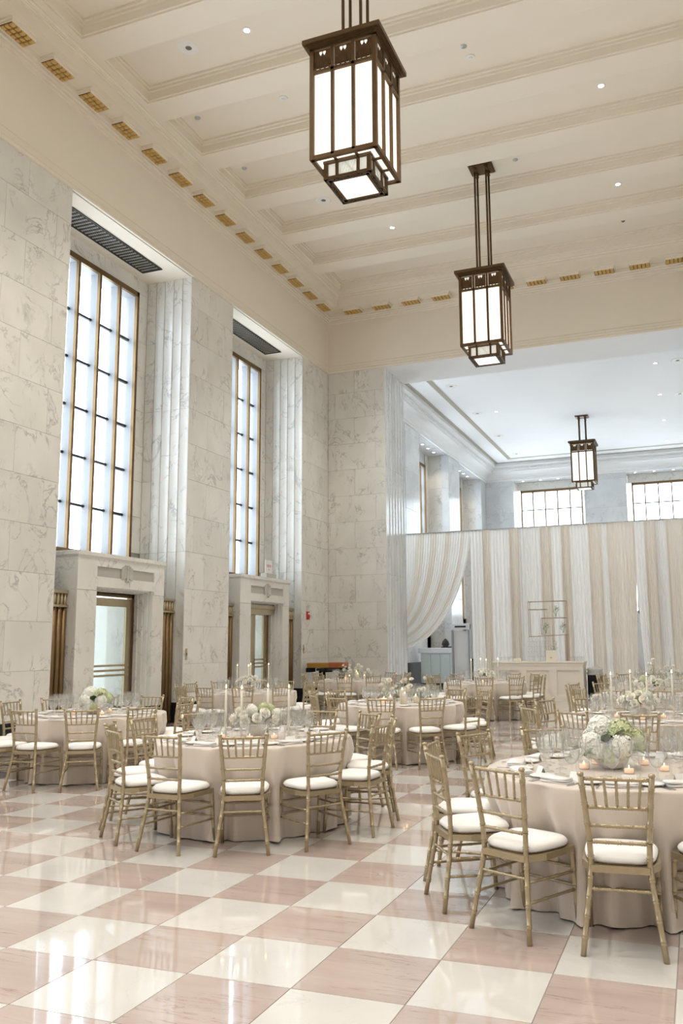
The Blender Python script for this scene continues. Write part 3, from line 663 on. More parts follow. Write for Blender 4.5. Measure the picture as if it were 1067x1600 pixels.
# ------------------------------------------------------------------ bronze lanterns
def lantern(x, y, zb, zc, label, w):
    o = empty('pendant_lantern', (x, y, zb)); tag(o, label, 'pendant lamp', 'bronze and opal glass lanterns')
    H = .46; zg, zf = 1.27, 1.60; bw = .045; bd = M['bronze_dark']
    # main cage
    for sx in (-1, 1):
        for sy in (-1, 1):
            MB().box(sx * H - .03, sx * H + .03, sy * H - .03, sy * H + .03, -.03, zf + .02).build('corner_post', bd, o)
    for zz, t in ((0, .03), (zg, .022)):
        r = MB()
        r.box(-H, H, -H - .028, -H + .028, zz - t, zz + t); r.box(-H, H, H - .028, H + .028, zz - t, zz + t); r.box(-H - .028, -H + .028, -H, H, zz - t, zz + t); r.box(H - .028, H + .028, -H, H, zz - t, zz + t)
        r.build('frame_ring', bd, o)
    cw = 2 * H / 3
    for side in range(4):
        def P(u, d): return ((u, -H + d), (H - d, u), (-u, H - d), (-H + d, -u))[side]
        def bx(u0, u1, d0, d1, z0, z1):
            a, b = P(u0, d0), P(u1, d1)
            return (min(a[0], b[0]), max(a[0], b[0]), min(a[1], b[1]), max(a[1], b[1]), z0, z1)
        for k in (1, 2):
            u = -H + k * cw; MB().box(*bx(u - .022, u + .022, -.028, .028, 0, zf)).build('mullion', bd, o)
        for k in range(3):
            u0 = -H + k * cw
            MB().box(*bx(u0, u0 + cw, .012, .02, 0, zf)).build('opal_pane', M['lampglass'], o)
            # pierced frieze panel: ribs, hanging feet, two leaf-shaped openings
            f = MB(); a0, a1 = u0 + .03, u0 + cw - .03; z0 = zg + .045; z1 = zf - .01; zh = z1 - .085; zt = z1 - .02; wd = a1 - a0
            def quad(pts):
                f.poly([(*P(u, -.006), z) for u, z in pts]); 
            quad([(a0, z0), (a1, z0), (a1, zh), (a0, zh)]); quad([(a0, zt), (a1, zt), (a1, z1), (a0, z1)])
            cs = [a0 + wd * .40, a0 + wd * .62]; hw = wd * .085
            quad([(a0, zh), (cs[0] - hw, zh), (cs[0] - hw, zt), (a0, zt)]); quad([(cs[0] + hw, zh), (cs[1] - hw, zh), (cs[1] - hw, zt), (cs[0] + hw, zt)]); quad([(cs[1] + hw, zh), (a1, zh), (a1, zt), (cs[1] + hw, zt)])
            for c, s in ((cs[0], 1), (cs[1], -1)):
                quad([(c - hw, zh), (c, zh), (c - hw, zt - .025)]); quad([(c, zh), (c + hw, zh), (c + hw, zt - .025)])
            for q in range(4):
                uu = a0 + wd * (.08 + .28 * q); f.box(*bx(uu - .012, uu + .012, -.012, .0, zg, z0 + .01))
            for q in range(9):
                uu = a0 + wd * (.06 + .11 * q); f.box(*bx(uu - .006, uu + .006, -.016, -.004, z0 + .01 + .02 * abs(4 - q) / 4, zh - .02 - .015 * abs(4 - q)))
            f.build('pierced_frieze', bd, o)
    # stepped cap
    cp = MB()
    for hh, z0, z1 in ((H + .03, zf, zf + .025), (H + .055, zf + .025, zf + .045), (H + .08, zf + .045, zf + .065), (H + .11, zf + .065, zf + .13), (H + .07, zf + .13, zf + .15)): cp.box(-hh, hh, -hh, hh, z0, z1)
    cp.build('stepped_cap', bd, o)
    # underside and lower box
    Lh = .315
    for sx, sy in ((1, 0), (-1, 0), (0, 1), (0, -1)):
        if sx: 
            a, b = sorted((sx * Lh, sx * (H - .02))); MB().box(a, b, -H + .02, H - .02, .005, .012).build('under_pane', M['lampglass'], o)
        else:
            a, b = sorted((sy * Lh, sy * (H - .02))); MB().box(-Lh, Lh, a, b, .005, .012).build('under_pane', M['lampglass'], o)
    rb = MB()
    for u in (-.155, .155):
        rb.box(u - .018, u + .018, -H, H, -.015, .02); rb.box(-H, H, u - .018, u + .018, -.015, .02)
    rb.build('under_ribs', bd, o)
    lb = empty('lower_box', parent=o)
    zl = -.27
    for sx in (-1, 1):
        for sy in (-1, 1): MB().box(sx * Lh - .028, sx * Lh + .028, sy * Lh - .028, sy * Lh + .028, zl, .0).build('corner_post', bd, lb)
    r = MB()
    for z0, z1, t in ((-.035, .0, .035), (zl, zl + .04, .03)):
        r.box(-Lh - t, Lh + t, -Lh - t, -Lh + .03, z0, z1); r.box(-Lh - t, Lh + t, Lh - .03, Lh + t, z0, z1); r.box(-Lh - t, -Lh + .03, -Lh, Lh, z0, z1); r.box(Lh - .03, Lh + t, -Lh, Lh, z0, z1)
    r.box(-Lh, Lh, -Lh, -Lh + .07, zl, zl + .02); r.box(-Lh, Lh, Lh - .07, Lh, zl, zl + .02); r.box(-Lh, -Lh + .07, -Lh, Lh, zl, zl + .02); r.box(Lh - .07, Lh, -Lh, Lh, zl, zl + .02)
    r.build('frame_ring', bd, lb)
    MB().box(-Lh + .04, Lh - .04, -Lh + .04, Lh - .04, zl + .008, zl + .014).build('bottom_pane', M['lampglass'], lb)
    st = MB()
    for k in range(4):
        for u in (-.2, 0, .2):
            p = ((u, -Lh + .02), (Lh - .02, u), (u, Lh - .02), (-Lh + .02, u))[k]; st.box(p[0] - .012, p[0] + .012, p[1] - .012, p[1] + .012, zl - .006, zl)
    st.build('rivets', M['steel_dark'], lb)
    for side in range(4):
        def P2(u, d): return ((u, -Lh + d), (Lh - d, u), (-u, Lh - d), (-Lh + d, -u))[side]
        def b2(u0, u1, d0, d1, z0, z1):
            a, b = P2(u0, d0), P2(u1, d1); return (min(a[0], b[0]), max(a[0], b[0]), min(a[1], b[1]), max(a[1], b[1]), z0, z1)
        for u in (-.155, .155): MB().box(*b2(u - .02, u + .02, -.02, .02, zl, 0)).build('mullion', bd, lb)
        for u0, u1 in ((-Lh, -.155), (-.155, .155), (.155, Lh)):
            pn = MB().box(*b2(u0, u1, .01, .016, zl, 0)).build('etched_pane', M['lampglass_low'], lb)
        e = MB()
        for q in range(-3, 4):   # scroll-like etched lines on the middle pane
            pts = [(*P2(q * .03 + .022 * math.sin(t * 5 + q), .006), zl + .05 + .19 * t) for t in [i / 8 for i in range(9)]]
            e.tube(pts, .0022, 4)
        e.build('etching', M['etch'], lb)
    # stem rods and ceiling plate
    top = zc - zb
    for sx in (-1, 1):
        for sy in (-1, 1):
            MB().tube([(sx * .135, sy * .135, zf + .14), (sx * .135, sy * .135, top - .16)], .024, 8).build('stem_rod', bd, o, smooth=True)
            MB().lathe([(.024, -.16), (.042, -.15), (.042, -.13), (.026, -.115), (.034, -.085), (.05, -.06), (.03, -.05)], 10, (sx * .135, sy * .135, top)).build('knuckle', bd, o, smooth=True)
    cpl = MB(); cpl.box(-.25, .25, -.22, .22, -.05, -.025); cpl.box(-.28, .28, -.25, .25, -.025, 0)
    k = cpl.build('ceiling_plate', bd, o, loc=(0, 0, top))
    pl = bpy.data.lights.new('lantern_bulb', 'POINT'); pl.energy = w; pl.color = (1, .86, .66); pl.shadow_soft_size = .25
    return o
lantern(-4.05, 10.03, 8.15, 12.6, 'large bronze and opal glass lantern nearest, at the top of the hall', 0)
lantern(-4.05, 17.83, 8.17, 12.6, 'bronze and opal glass lantern hanging on long rods in mid hall', 0)
lantern(-4.05, 35.7, 8.30, 11.2, 'small bronze lantern on a short stem in the far hall', 0)

# ------------------------------------------------------------------ drapery across the opening
DY = 25.35; DZ = 5.10
pole = tag(MB().tube([(-8.95, DY, DZ), (2.2, DY, DZ)], .025, 10).build('drapery_pole', M['alu'], None, smooth=True), 'long horizontal pole carrying the ivory sheer drapery', 'pole')
for x in (-8.9, -4.9, -.9, 2.15):
    MB().tube([(x, DY + .09, 0), (x, DY + .09, DZ)], .025, 8).build('upright', M['alu'], pole, smooth=True)
def drape(x0, x1, mat, label, seed, z0=.02, gather=None):
    rnd = random.Random(seed); w = x1 - x0; nf = max(4, int(w / .085)); nu = nf * 6; ph = rnd.random() * 6
    amps = [.5 + rnd.random() for _ in range(nf + 2)]
    def fn(u, v):
        k = u * nf; a = amps[int(k)] * (1 - k % 1) + amps[int(k) + 1] * (k % 1)
        h = DZ - .01 - v * (DZ - z0)
        d = (.012 + .032 * min(1, v * 2.5)) * a
        x = x0 - .03 + (w + .06) * u + .012 * math.sin(k * 2 * PI * .5 + ph) * v
        if gather: x = gather(u, v, x)
        return (x, DY - .03 - .05 * (seed % 2) + d * math.sin(k * 2 * PI + ph + .4 * math.sin(v * 3 + ph)), h)
    o = MB().grid(fn, nu, 14).build('sheer_curtain', mat, None, smooth=True, fix=False)
    return tag(o, label, 'curtain', 'sheer drapery panels')
# swagged first panel tied back behind the pier
def swag(x0, x1, seed):
    rnd = random.Random(seed); nf = 26; nu = nf * 6
    amps = [.4 + rnd.random() for _ in range(nf + 3)]
    xt = -8.72
    def fn(u, v):
        k = u * nf; a = amps[int(k)] * (1 - k % 1) + amps[int(k) + 1] * (k % 1)
        xs = x0 + (x1 - x0) * u
        zt = 2.75 - 1.25 * u ** .8
        # cubic from the pole down to the tie
        p0 = (xs, DZ); p1 = (xs - (xs - xt) * .06, DZ - (DZ - zt) * .48); p2 = (xs - (xs - xt) * .42, zt + .32 * (1 - u) + .10); p3 = (xt, zt - .05)
        b = [(1 - v) ** 3, 3 * (1 - v) ** 2 * v, 3 * (1 - v) * v * v, v ** 3]
        x = sum(q * p[0] for q, p in zip(b, (p0, p1, p2, p3))); z = sum(q * p[1] for q, p in zip(b, (p0, p1, p2, p3)))
        return (x, DY - .03 + (.012 + .035 * min(1, v * 3)) * a * math.sin(k * 2 * PI) - .10 * v * u, z)
    g = MB().grid(fn, nu, 26)
    me = g.mesh('sheer_curtain', M['drape_white'], True); me.materials.append(M['drape_beige'])
    bands = [rnd.random() for _ in range(14)]
    for p in me.polygons:
        u = (p.index % nu) / nu
        p.material_index = 1 if (0.17 < u < .30 or .40 < u < .50 or .62 < u < .70 or .86 < u < .91) else 0
    o = mobj('sheer_curtain', me); return tag(o, 'sheer ivory and champagne drape swagged back beside the marble pier', 'curtain', 'sheer drapery panels')
swag(-8.62, -6.45, 3)
panels = [(-6.42, -6.05, 'w'), (-6.05, -5.86, 'b'), (-5.86, -5.2, 'w'), (-5.2, -4.95, 'b'), (-4.95, -4.25, 'w'), (-4.25, -3.98, 'b'), (-3.98, -3.62, 'w'), (-3.62, -3.42, 'b'), (-3.42, -2.82, 'w'), (-2.82, -2.5, 'b'), (-2.5, -2.28, 'w'), (-2.28, -1.55, 'b'), (-1.55, -1.22, 'w'), (-1.22, -.95, 'b'), (-.95, -.62, 'w'), (-.62, -.2, 'b'), (-.2, .6, 'w')]
ORD = ['first', 'second', 'third', 'fourth', 'fifth', 'sixth', 'seventh', 'eighth', 'ninth', 'tenth', 'eleventh', 'twelfth', 'thirteenth', 'fourteenth', 'fifteenth', 'sixteenth', 'seventeenth']
for k, (a, b, c) in enumerate(panels):
    ga = None
    if k == 11: ga = lambda u, v, x: x - .16 * max(0, v - .25) * u      # parts slightly low down, leaving a gap
    if k == 12: ga = lambda u, v, x: x + .22 * max(0, v - .2) * (1 - u)
    drape(a, b, M['drape_white' if c == 'w' else 'drape_beige'], '%s sheer drapery panel, %s counting from the swagged one' % ('ivory' if c == 'w' else 'champagne', ORD[k]), 20 + k, .02, ga)

# walk-through frame and counter seen through the parted drape
wt = empty('walk_through_frame', (-7.72, 28.6, 0)); tag(wt, 'grey walk-through security frame seen between the drapes', 'gate')
for s in (-1, 1):
    MB().bevel_box(s * .30 - .03, s * .30 + .03, -.08, .08, 0, 2.28, .01).build('side_panel', M['alu'], wt)
MB().bevel_box(-.33, .33, -.09, .09, 2.08, 2.30, .01).build('header', M['panel_white'], wt); MB().box(-.2, .2, -.096, -.09, 2.16, 2.22).build('display', M['steel_dark'], wt)
MB().bevel_box(-.26, .26, -.02, .02, .05, 2.06, .005).build('inner_panel', M['panel_white'], wt)
ct = empty('reception_counter', (-9.25, 31.5, 0)); tag(ct, 'pale glass fronted counter with white top beyond the drape', 'counter')
MB().bevel_box(-.8, .8, -.3, .3, .12, 1.25, .01).build('body', M['panel_white'], ct)
for k in range(4): MB().box(-.78 + .39 * k, -.41 + .39 * k, -.325, -.305, .3, 1.2).build('glass_front', M['pale_glass'], ct)
MB().bevel_box(-.88, .88, -.38, .38, 1.25, 1.45, .02).build('counter_top', M['panel_white'], ct); MB().box(.80, .885, -.36, -.30, .0, 1.45).build('end_post', M['bronze_pale'], ct)
MB().box(-.8, .8, -.3, .3, 0, .12).build('kick_plate', M['steel_dark'], ct)
ob = empty('counter_ornament', (-9.05, 31.4, 1.45)); tag(ob, 'small dark object standing on the pale glass counter', 'ornament')
MB().bevel_box(-.2, .2, -.1, .1, 0, .05, .01).build('base', M['grille'], ob); MB().lathe([(.1, 0), (.16, .08), (.12, .2), (.03, .3)], 10, (-.05, 0, .05)).build('body', M['grille'], ob, True)
sb = tag(MB().bevel_box(-8.6, -7.0, 33.2, 35, 0.0, 1.0, .02).build('black_block_bench', M['black_marble'], None), 'long low black stone block standing beyond the parted drape', 'bench')

# ------------------------------------------------------------------ bar with back shelf
bar = empty('bar_counter', (-4.2, 24.2, 0)); tag(bar, 'ivory panelled bar counter in front of the drapery', 'bar')
bw0, bw1, bf, bb, bh = -1.33, 1.25, -.35, .35, 1.08
MB().box(bw0 + .04, bw1 - .04, bf + .032, bb - .01, 0.0, bh - .055).build('body', M['bar'], bar)
MB().bevel_box(bw0, bw1, bf - .03, bb + .02, bh - .05, bh, .01).build('counter_top', M['bar'], bar)
MB().bevel_box(bw0 + .02, bw1 - .02, bf - .012, bb - .015, bh - .122, bh - .045, .01).build('frieze_moulding', M['bar'], bar)
pw = (bw1 - bw0 - .08) / 3
for k in range(3):
    p0, p1 = bw0 + .04 + k * pw, bw0 + .04 + (k + 1) * pw
    fr = MB(); fr.box(p0, p0 + .09, bf, bf + .03, 0, bh - .12); fr.box(p1 - .09, p1, bf, bf + .03, 0, bh - .12); fr.box(p0 + .09, p1 - .09, bf, bf + .03, bh - .24, bh - .12); fr.box(p0 + .09, p1 - .09, bf, bf + .03, 0, .14)
    fr.build('panel_frame', M['bar'], bar)
    r = MB(); r.box(p0 + .09, p0 + .11, bf + .012, bf + .03, .14, bh - .24); r.box(p1 - .11, p1 - .09, bf + .012, bf + .03, .14, bh - .24); r.box(p0 + .11, p1 - .11, bf + .012, bf + .03, bh - .26, bh - .24); r.box(p0 + .11, p1 - .11, bf + .012, bf + .03, .14, .16)
    r.build('panel_bead', M['bar'], bar)
eg = empty('back_bar_shelf', (-4.0, 24.35, 1.08)); tag(eg, 'rose gold rod shelf frame standing on the bar', 'shelf')
def rod(nm, pts, r=.010): return MB().tube(pts, r, 6).build(nm, M['copper'], eg, smooth=True)
for y in (-.12, .12):
    rod('upright', [(-.52, y, .68), (-.52, y, 1.70)]); rod('upright', [(.56, y, 0), (.56, y, 1.70)]); rod('upright', [(-.16, y, .74), (-.16, y, 1.22)])
    rod('rail', [(-.52, y, 1.70), (.56, y, 1.70)]); rod('rail', [(-.52, y, 1.47), (.0, y, 1.47)]); rod('rail', [(-.16, y, 1.22), (.56, y, 1.22)]); rod('rail', [(-.52, y, .70), (.56, y, .74)]); rod('foot_upright', [(.50, y, 0), (.50, y, .74)])
for x0, x1, z in ((-.16, .56, 1.22), (-.16, .56, .74), (-.52, 0, 1.47)): MB().box(x0, x1, -.12, .12, z + .012, z + .02).build('glass_shelf', M['pane'], eg)
rod('cross_rail', [(-.52, -.12, 1.70), (-.52, .12, 1.70)]); rod('cross_rail', [(.56, -.12, 1.70), (.56, .12, 1.70)])
tum_me = MB().lathe([(.0005, .003), (.03, .003), (.032, .006), (.038, .13)], 10).mesh('tumbler', M['glass'], True)
tray_me = MB().box(-.30, .30, -.10, .10, -.006, 0).mesh('glass_tray', M['alu'])
for r in range(5):
    for k in range(7):
        o = mobj('bar_tumbler', tum_me, None, (-4.49 + .082 * k, 24.14, 1.081 + .142 * r)); tag(o, 'clear tumbler in the tiered stack on the bar, %s row, %s in it' % (['lowest', 'second', 'third', 'fourth', 'top'][r], ORD[k]), 'glass', 'tumblers stacked on the bar')
    if r: tag(mobj('glass_tray', tray_me, None, (-4.245, 24.14, 1.078 + .142 * r)), 'thin tray under the %s row of stacked bar tumblers' % ['', 'second', 'third', 'fourth', 'top'][r], 'tray', 'trays between bar tumblers')
for k in range(7):
    tag(mobj('bar_tumbler', tum_me, None, (-5.45 + .085 * k, 24.2, 1.08)), 'clear tumbler at the end of the bar by the pillar, %s of seven' % ORD[k], 'glass', 'tumblers at the bar end')
    tag(mobj('bar_tumbler', tum_me, None, (-3.32 + .05 * k, 24.1 + .07 * (k % 2), 1.08)), 'clear tumbler on the bar right of the shelf frame, %s of seven' % ORD[k], 'glass', 'tumblers beside the shelf')
sg = empty('bar_sign', (-3.88, 24.02, 1.08)); tag(sg, 'small square cream sign standing on the bar', 'sign')
MB().bevel_box(-.145, .145, -.01, .01, .0, .31, .003).build('board', M['wax'], sg); MB().box(-.03, .03, -.0125, -.011, .09, .115).build('print', M['track'], sg)
bc = tag(MB().bevel_box(-4.95, -4.73, 24.0, 24.12, 1.08, 1.17, .006).build('menu_box', M['wax'], None), 'small cream box on the bar left of the tumblers', 'box')
bn = tag(MB().bevel_box(-5.08, -4.97, 24.0, 24.06, 1.08, 1.15, .004).build('menu_card', M['card'], None), 'small white card holder beside the cream box on the bar', 'card')
bt = empty('waste_bin', (-2.72, 24.25, 0)); tag(bt, 'black skirted bin with crumpled clear liner beside the bar', 'bin')
MB().lathe([(.22, .0), (.21, .70)], 12, cap0=True).build('skirt', M['black'], bt, smooth=True)
MB().lathe([(.215, .70), (.24, .74), (.20, .80), (.235, .85), (.19, .90), (.05, .87)], 14).build('liner', M['plastic'], bt, smooth=True)

# ------------------------------------------------------------------ wall fittings
al = empty('fire_alarm', (XL, 21.78, 2.46)); tag(al, 'red fire alarm box on the marble near the corner', 'alarm')
MB().bevel_box(0, .05, -.07, .07, -.13, .10, .008).build('housing', M['red'], al); MB().box(.05, .056, -.045, .045, .02, .06).build('label_plate', M['card'], al); MB().bevel_box(.05, .075, -.04, .04, -.08, -.02, .005).build('pull_handle', M['red'], al)
for y, z, t in ((15.72, 1.44, 'small bronze plate on the marble beside the first door'), (21.54, 1.50, 'small bronze plate on the marble below the fire alarm')):
    p = empty('wall_plate', (XL, y, z)); tag(p, t, 'wall plate', 'bronze wall plates'); MB().bevel_box(0, .012, -.035, .035, -.12, .12, .004).build('plate', M['bronze_pale'], p); MB().box(.012, .022, -.012, .012, -.03, .03).build('switch', M['bronze'], p)
sg2 = empty('notice_card', (-10.62, 19.72, 3.37)); tag(sg2, 'small white printed notice standing on top of the farther portal', 'sign')
MB().bevel_box(-.02, .16, -.28, .26, 0, .12, .004).build('stand', M['marble_carved'], sg2); MB().bevel_box(.05, .07, -.17, .20, .12, .48, .004).build('card', M['card'], sg2)
pr = MB()
for k, (a, b, z, h) in enumerate(((-.10, -.06, .30, .06), (-.04, .0, .28, .09), (.02, .05, .31, .05), (.07, .11, .29, .08), (.13, .15, .32, .03), (-.02, .06, .22, .02))): pr.box(.07, .0715, a, b, z, z + h)
pr.build('print', M['ink_pink'], sg2)
be = empty('wooden_bench', (-9.75, 21.6, 0)); tag(be, 'long varnished wooden bench with dark ends by the corner', 'bench')
MB().bevel_box(-.48, .18, -.2, .2, .98, 1.12, .015).build('plank', M['wood'], be); MB().bevel_box(.18, .62, -.2, .2, .98, 1.13, .015).build('red_plank', M['wood_red'], be)
MB().box(-.2, .6, -.18, .18, .90, .97).build('rail', M['steel_dark'], be)
for x in (-.45, .1, .55): MB().bevel_box(x - .06, x + .06, -.2, .2, .86, .98, .01).build('bracket', M['black'], be)
for x in (-.1, .5): MB().bevel_box(x - .04, x + .04, -.15, .15, 0, .9, .01).build('leg', M['black'], be)

# ------------------------------------------------------------------ chairs
def noded(path, r, nodes, n=8, ring=1.22):
    """tube along a polyline with bamboo-like double rings at the given fractions"""
    pts = [Vector(p) for p in path]; L = [0]
    for a, b in zip(pts, pts[1:]): L.append(L[-1] + (b - a).length)
    T = L[-1]
    def at(s):
        s = max(0, min(T, s))
        for k in range(len(pts) - 1):
            if s <= L[k + 1] + 1e-9: return pts[k].lerp(pts[k + 1], (s - L[k]) / (L[k + 1] - L[k]))
        return pts[-1]
    st = [(0, r)] + [(l, r) for l in L[1:-1]] + [(T, r)]
    for q in nodes:
        for d in (-.0065, .0065):
            s = q * T + d; st += [(s - .005, r), (s, r * ring), (s + .005, r)]
    st.sort(); return [at(s) for s, _ in st], [q for _, q in st]
def make_chair():
    o = empty('chiavari_chair'); m = M['chair']
    # local frame: +y is forward (towards the table), rear-leg bases at y=0
    def tub(nm, path, r, nodes, n=8, ring=1.22):
        p, q = noded(path, r, nodes, n, ring); return MB().tube(p, q, n).build(nm, m, o, smooth=True)
    for s in (-1, 1):
        path = [(s * .205, -.005, 0), (s * .185, .020, .15), (s * .158, .052, .34), (s * .148, .062, .44), (s * .152, .058, .56), (s * .170, .030, .78), (s * .182, .005, .905)]
        tub('rear_post', path, .0150, (.10, .21, .31, .42, .53, .62, .72, .83, .93), 8, 1.30)
        MB().lathe([(.017, 0), (.019, .006), (.015, .016), (.0005, .020)], 8, (s * .182, .005, .902)).build('finial', m, o, smooth=True)
        tub('front_leg', [(s * .192, .472, 0), (s * .190, .455, .22), (s * .186, .440, .43)], .0145, (.28, .50, .72, .92))
    def rail(nm, z, y, w, r=.0095, n=5, bow=.0): return tub(nm, [(-w, y, z), (-w / 2, y - bow * .8, z), (0, y - bow, z), (w / 2, y - bow * .8, z), (w, y, z)], r, [(k + .5) / n for k in range(n)], 6, 1.3)
    rail('back_rail', .885, .010, .180, .0105, 5, .008); rail('back_rail', .735, .036, .166, .0095, 5, .006); rail('back_rail', .64, .048, .158, .0095, 5, .004); rail('back_rail', .555, .057, .152, .0095, 5, .002)
    for k in range(5):
        u = (k - 2) / 2; tub('spindle', [(u * .125, .003, .885), (u * .108, .030, .735)], .0072, (.22, .5, .78), 6, 1.3)
    # seat frame: trapezoid ring
    out = [(-.150, .040), (.150, .040), (.205, .175), (.203, .445), (.185, .462), (-.185, .462), (-.203, .445), (-.205, .175)]
    sf = MB(); n = len(out)
    for z in (.405, .440):
        for x, y in out: sf.v.append((x, y, z))
    for i in range(n): sf.f.append((i, (i + 1) % n, n + (i + 1) % n, n + i))
    sf.f += [tuple(range(n))[::-1], tuple(range(n, 2 * n))]
    sf.build('seat_frame', m, o)
    # cushion
    def outline(t):
        a = 2 * PI * t; c, s = math.cos(a), math.sin(a); e = 2 / 4.2
        x = abs(c) ** e * (1 if c > 0 else -1); y = abs(s) ** e * (1 if s > 0 else -1)
        w = .196 - .028 * (0.5 - y / 2) ** 2
        return x * w, .262 + y * .196
    prof = [(.93, .440), (1.0, .452), (1.02, .466), (.99, .480), (.92, .492), (.75, .500), (.45, .504), (.0, .505)]
    cu = MB(); K = 28
    for sc_, z in prof:
        for i in range(K):
            x, y = outline(i / K); cu.v.append((x * sc_, .262 + (y - .262) * sc_, z))
    for j in range(len(prof) - 1):
        for i in range(K): cu.f.append((j * K + i, j * K + (i + 1) % K, (j + 1) * K + (i + 1) % K, (j + 1) * K + i))
    cu.build('cushion', M['cushion'], o, smooth=True, fix=False)
    pipe = MB().tube([(outline(i / 32)[0] * .97, .262 + (outline(i / 32)[1] - .262) * .97, .444) for i in range(33)], .005, 5, False); pipe.build('cushion_piping', M['bronze_dark'], o)
    # stretchers
    for s in (-1, 1):
        for z, yr, zr in ((.30, .045, .30), (.20, .028, .20)):
            tub('stretcher', [(s * (.163 if z > .25 else .178), yr, z), (s * .190, .452, z - .005)], .0085, (.15, .38, .62, .85), 6, 1.3)
    tub('stretcher', [(-.163, .046, .32), (.163, .046, .32)], .0085, (.1, .3, .5, .7, .9), 6, 1.3)
    for z in (.32, .22): tub('stretcher', [(-.188, .45, z), (.188, .45, z)], .0085, (.1, .3, .5, .7, .9), 6, 1.3)
    remember(o); return o
chair0 = make_chair(); chair_used = [False]
def place_chair(x, y, face, label, group):
    o = chair0 if not chair_used[0] else copy_tree(chair0); chair_used[0] = True
    o.location = (x, y, 0); o.rotation_euler = (0, 0, face - PI / 2)
    tag(o, label, 'chair', group); return o

# ------------------------------------------------------------------ tables
R_T, H_T, R_CH = .90, .755, 1.33
def cloth_mesh(seed):
    rnd = random.Random(seed); n = 192; mb = MB()
    ks = [(rnd.randint(9, 12), rnd.random() * 6.28, .5), (rnd.randint(17, 22), rnd.random() * 6.28, .55), (rnd.randint(28, 36), rnd.random() * 6.28, .28)]
    def fold(t): return sum(a * math.sin(k * t + p + .5 * math.sin(3 * t + p)) for k, p, a in ks)
    rings = [(0.15, 0), (.45, 0), (.75, 0), (.87, 0)]
    mb.v.append((0, 0, H_T))
    for r, d in rings:
        for i in range(n):
            t = 2 * PI * i / n; mb.v.append((r * math.cos(t), r * math.sin(t), H_T + .0008 * math.sin(9 * t) * r))
    drops = [(0, .0), (.012, .006), (.03, .012), (.07, .018), (.13, .024), (.2, .03), (.28, .038), (.36, .046), (.45, .055), (.54, .065), (.62, .075), (.69, .088), (.735, .11), (.75, .14)]
    for dz, fl in drops:
        d = dz / .75
        for i in range(n):
            t = 2 * PI * i / n
            a = .002 + .075 * d ** .5
            r = R_T + fl * .25 + a * fold(t)
            if d > .15:   # cushions press the cloth inwards at the twelve places
                q = ((t * 12 / (2 * PI) + .5) % 1 - .5) * 2 * PI / 12; l = abs(r * math.sin(q)); z = H_T - dz
                wz = max(0, min(1, (.60 - z) / .10)); wl = max(0, min(1, (.27 - l) / .10)); lim = .845 + .058 * fold(t) * (.55 + .45 * d)
                k = wz * wl; r = r + (min(r, lim) - r) * k
            zz = H_T - dz + (.012 if dz > .74 else 0) * max(0, fold(t))
            mb.v.append((r * math.cos(t), r * math.sin(t), max(.004, zz)))
    tot = len(rings) + len(drops)
    for i in range(n): mb.f.append((0, 1 + i, 1 + (i + 1) % n))
    for j in range(tot - 1):
        for i in range(n):
            k = (i + 1) % n; b = 1 + j * n
            mb.f.append((b + i, b + n + i, b + n + k, b + k))
    me = mb.mesh('tablecloth', M['cloth'], True)
    return me
cloths = [cloth_mesh(s) for s in (1, 2, 3)]
top_me = MB().lathe([(.0005, .70), (.86, .70), (.88, .745), (.0005, .745)], 40).mesh('tabletop', M['wood'])
ped_me = MB().lathe([(.35, 0.0), (.35, .03), (.05, .06), (.04, .68), (.2, .70)], 16).mesh('pedestal', M['steel_dark'])

# tableware meshes
def lathe_me(name, prof, mat, n=14): return MB().lathe(prof, n).mesh(name, mat, True)
wine_me = lathe_me('bowl', [(.002, .088), (.012, .090), (.028, .102), (.038, .125), (.0415, .152), (.039, .182), (.033, .212)], M['glass'])
wine_st = lathe_me('stem', [(.034, .001), (.030, .004), (.008, .008), (.0042, .018), (.004, .078), (.009, .089)], M['glass'], 10)
gob_me = lathe_me('bowl', [(.002, .062), (.014, .064), (.030, .078), (.041, .105), (.045, .135), (.042, .165), (.036, .19)], M['glass'])
gob_st = lathe_me('stem', [(.036, .001), (.031, .004), (.009, .008), (.0055, .018), (.005, .05), (.010, .063)], M['glass'], 10)
wat_me = lathe_me('water', [(.002, .066), (.013, .067), (.029, .080), (.040, .106), (.044, .135), (.0005, .136)], M['water'], 12)
def napkin_me():
    mb = MB(); z = 0
    for k, (w, d, h) in enumerate(((.205, .115, .009), (.20, .112, .009), (.198, .11, .012))):
        dx = .004 * (k - 1)
        def fn(u, v, z=z, w=w, d=d, h=h, dx=dx):
            a = 2 * PI * u; c, s = math.cos(a), math.sin(a); e = .45
            x = abs(c) ** e * (1 if c > 0 else -1) * w / 2; y = abs(s) ** e * (1 if s > 0 else -1) * d / 2
            k2 = (1 - (2 * v - 1) ** 4) * .03 + .97 if 0 < v < 1 else .0
            return (x * k2 + dx, y * k2, z + h * v + .004 * math.sin(x * 25 + z * 300) * v)
        mb.grid(fn, 24, 6, True); z += h
    return mb.mesh('napkin', M['napkin'], True)
nap_me = napkin_me()
plate_me = lathe_me('bread_plate', [(.0005, .006), (.05, .006), (.055, .008), (.08, .016), (.082, .014), (.056, .003), (.05, .001)], M['china'], 24)
but_me = lathe_me('butter', [(.0005, .022), (.014, .02), (.02, .012), (.02, .007)], M['wax'], 10)
cd = MB()
for s in (-1, 1): cd.v += [(-.045, s * .022, 0), (.045, s * .022, 0), (.045, s * .0008, .05), (-.045, s * .0008, .05), (-.045, s * .0205, 0), (.045, s * .0205, 0), (.045, 0, .0485), (-.045, 0, .0485)]
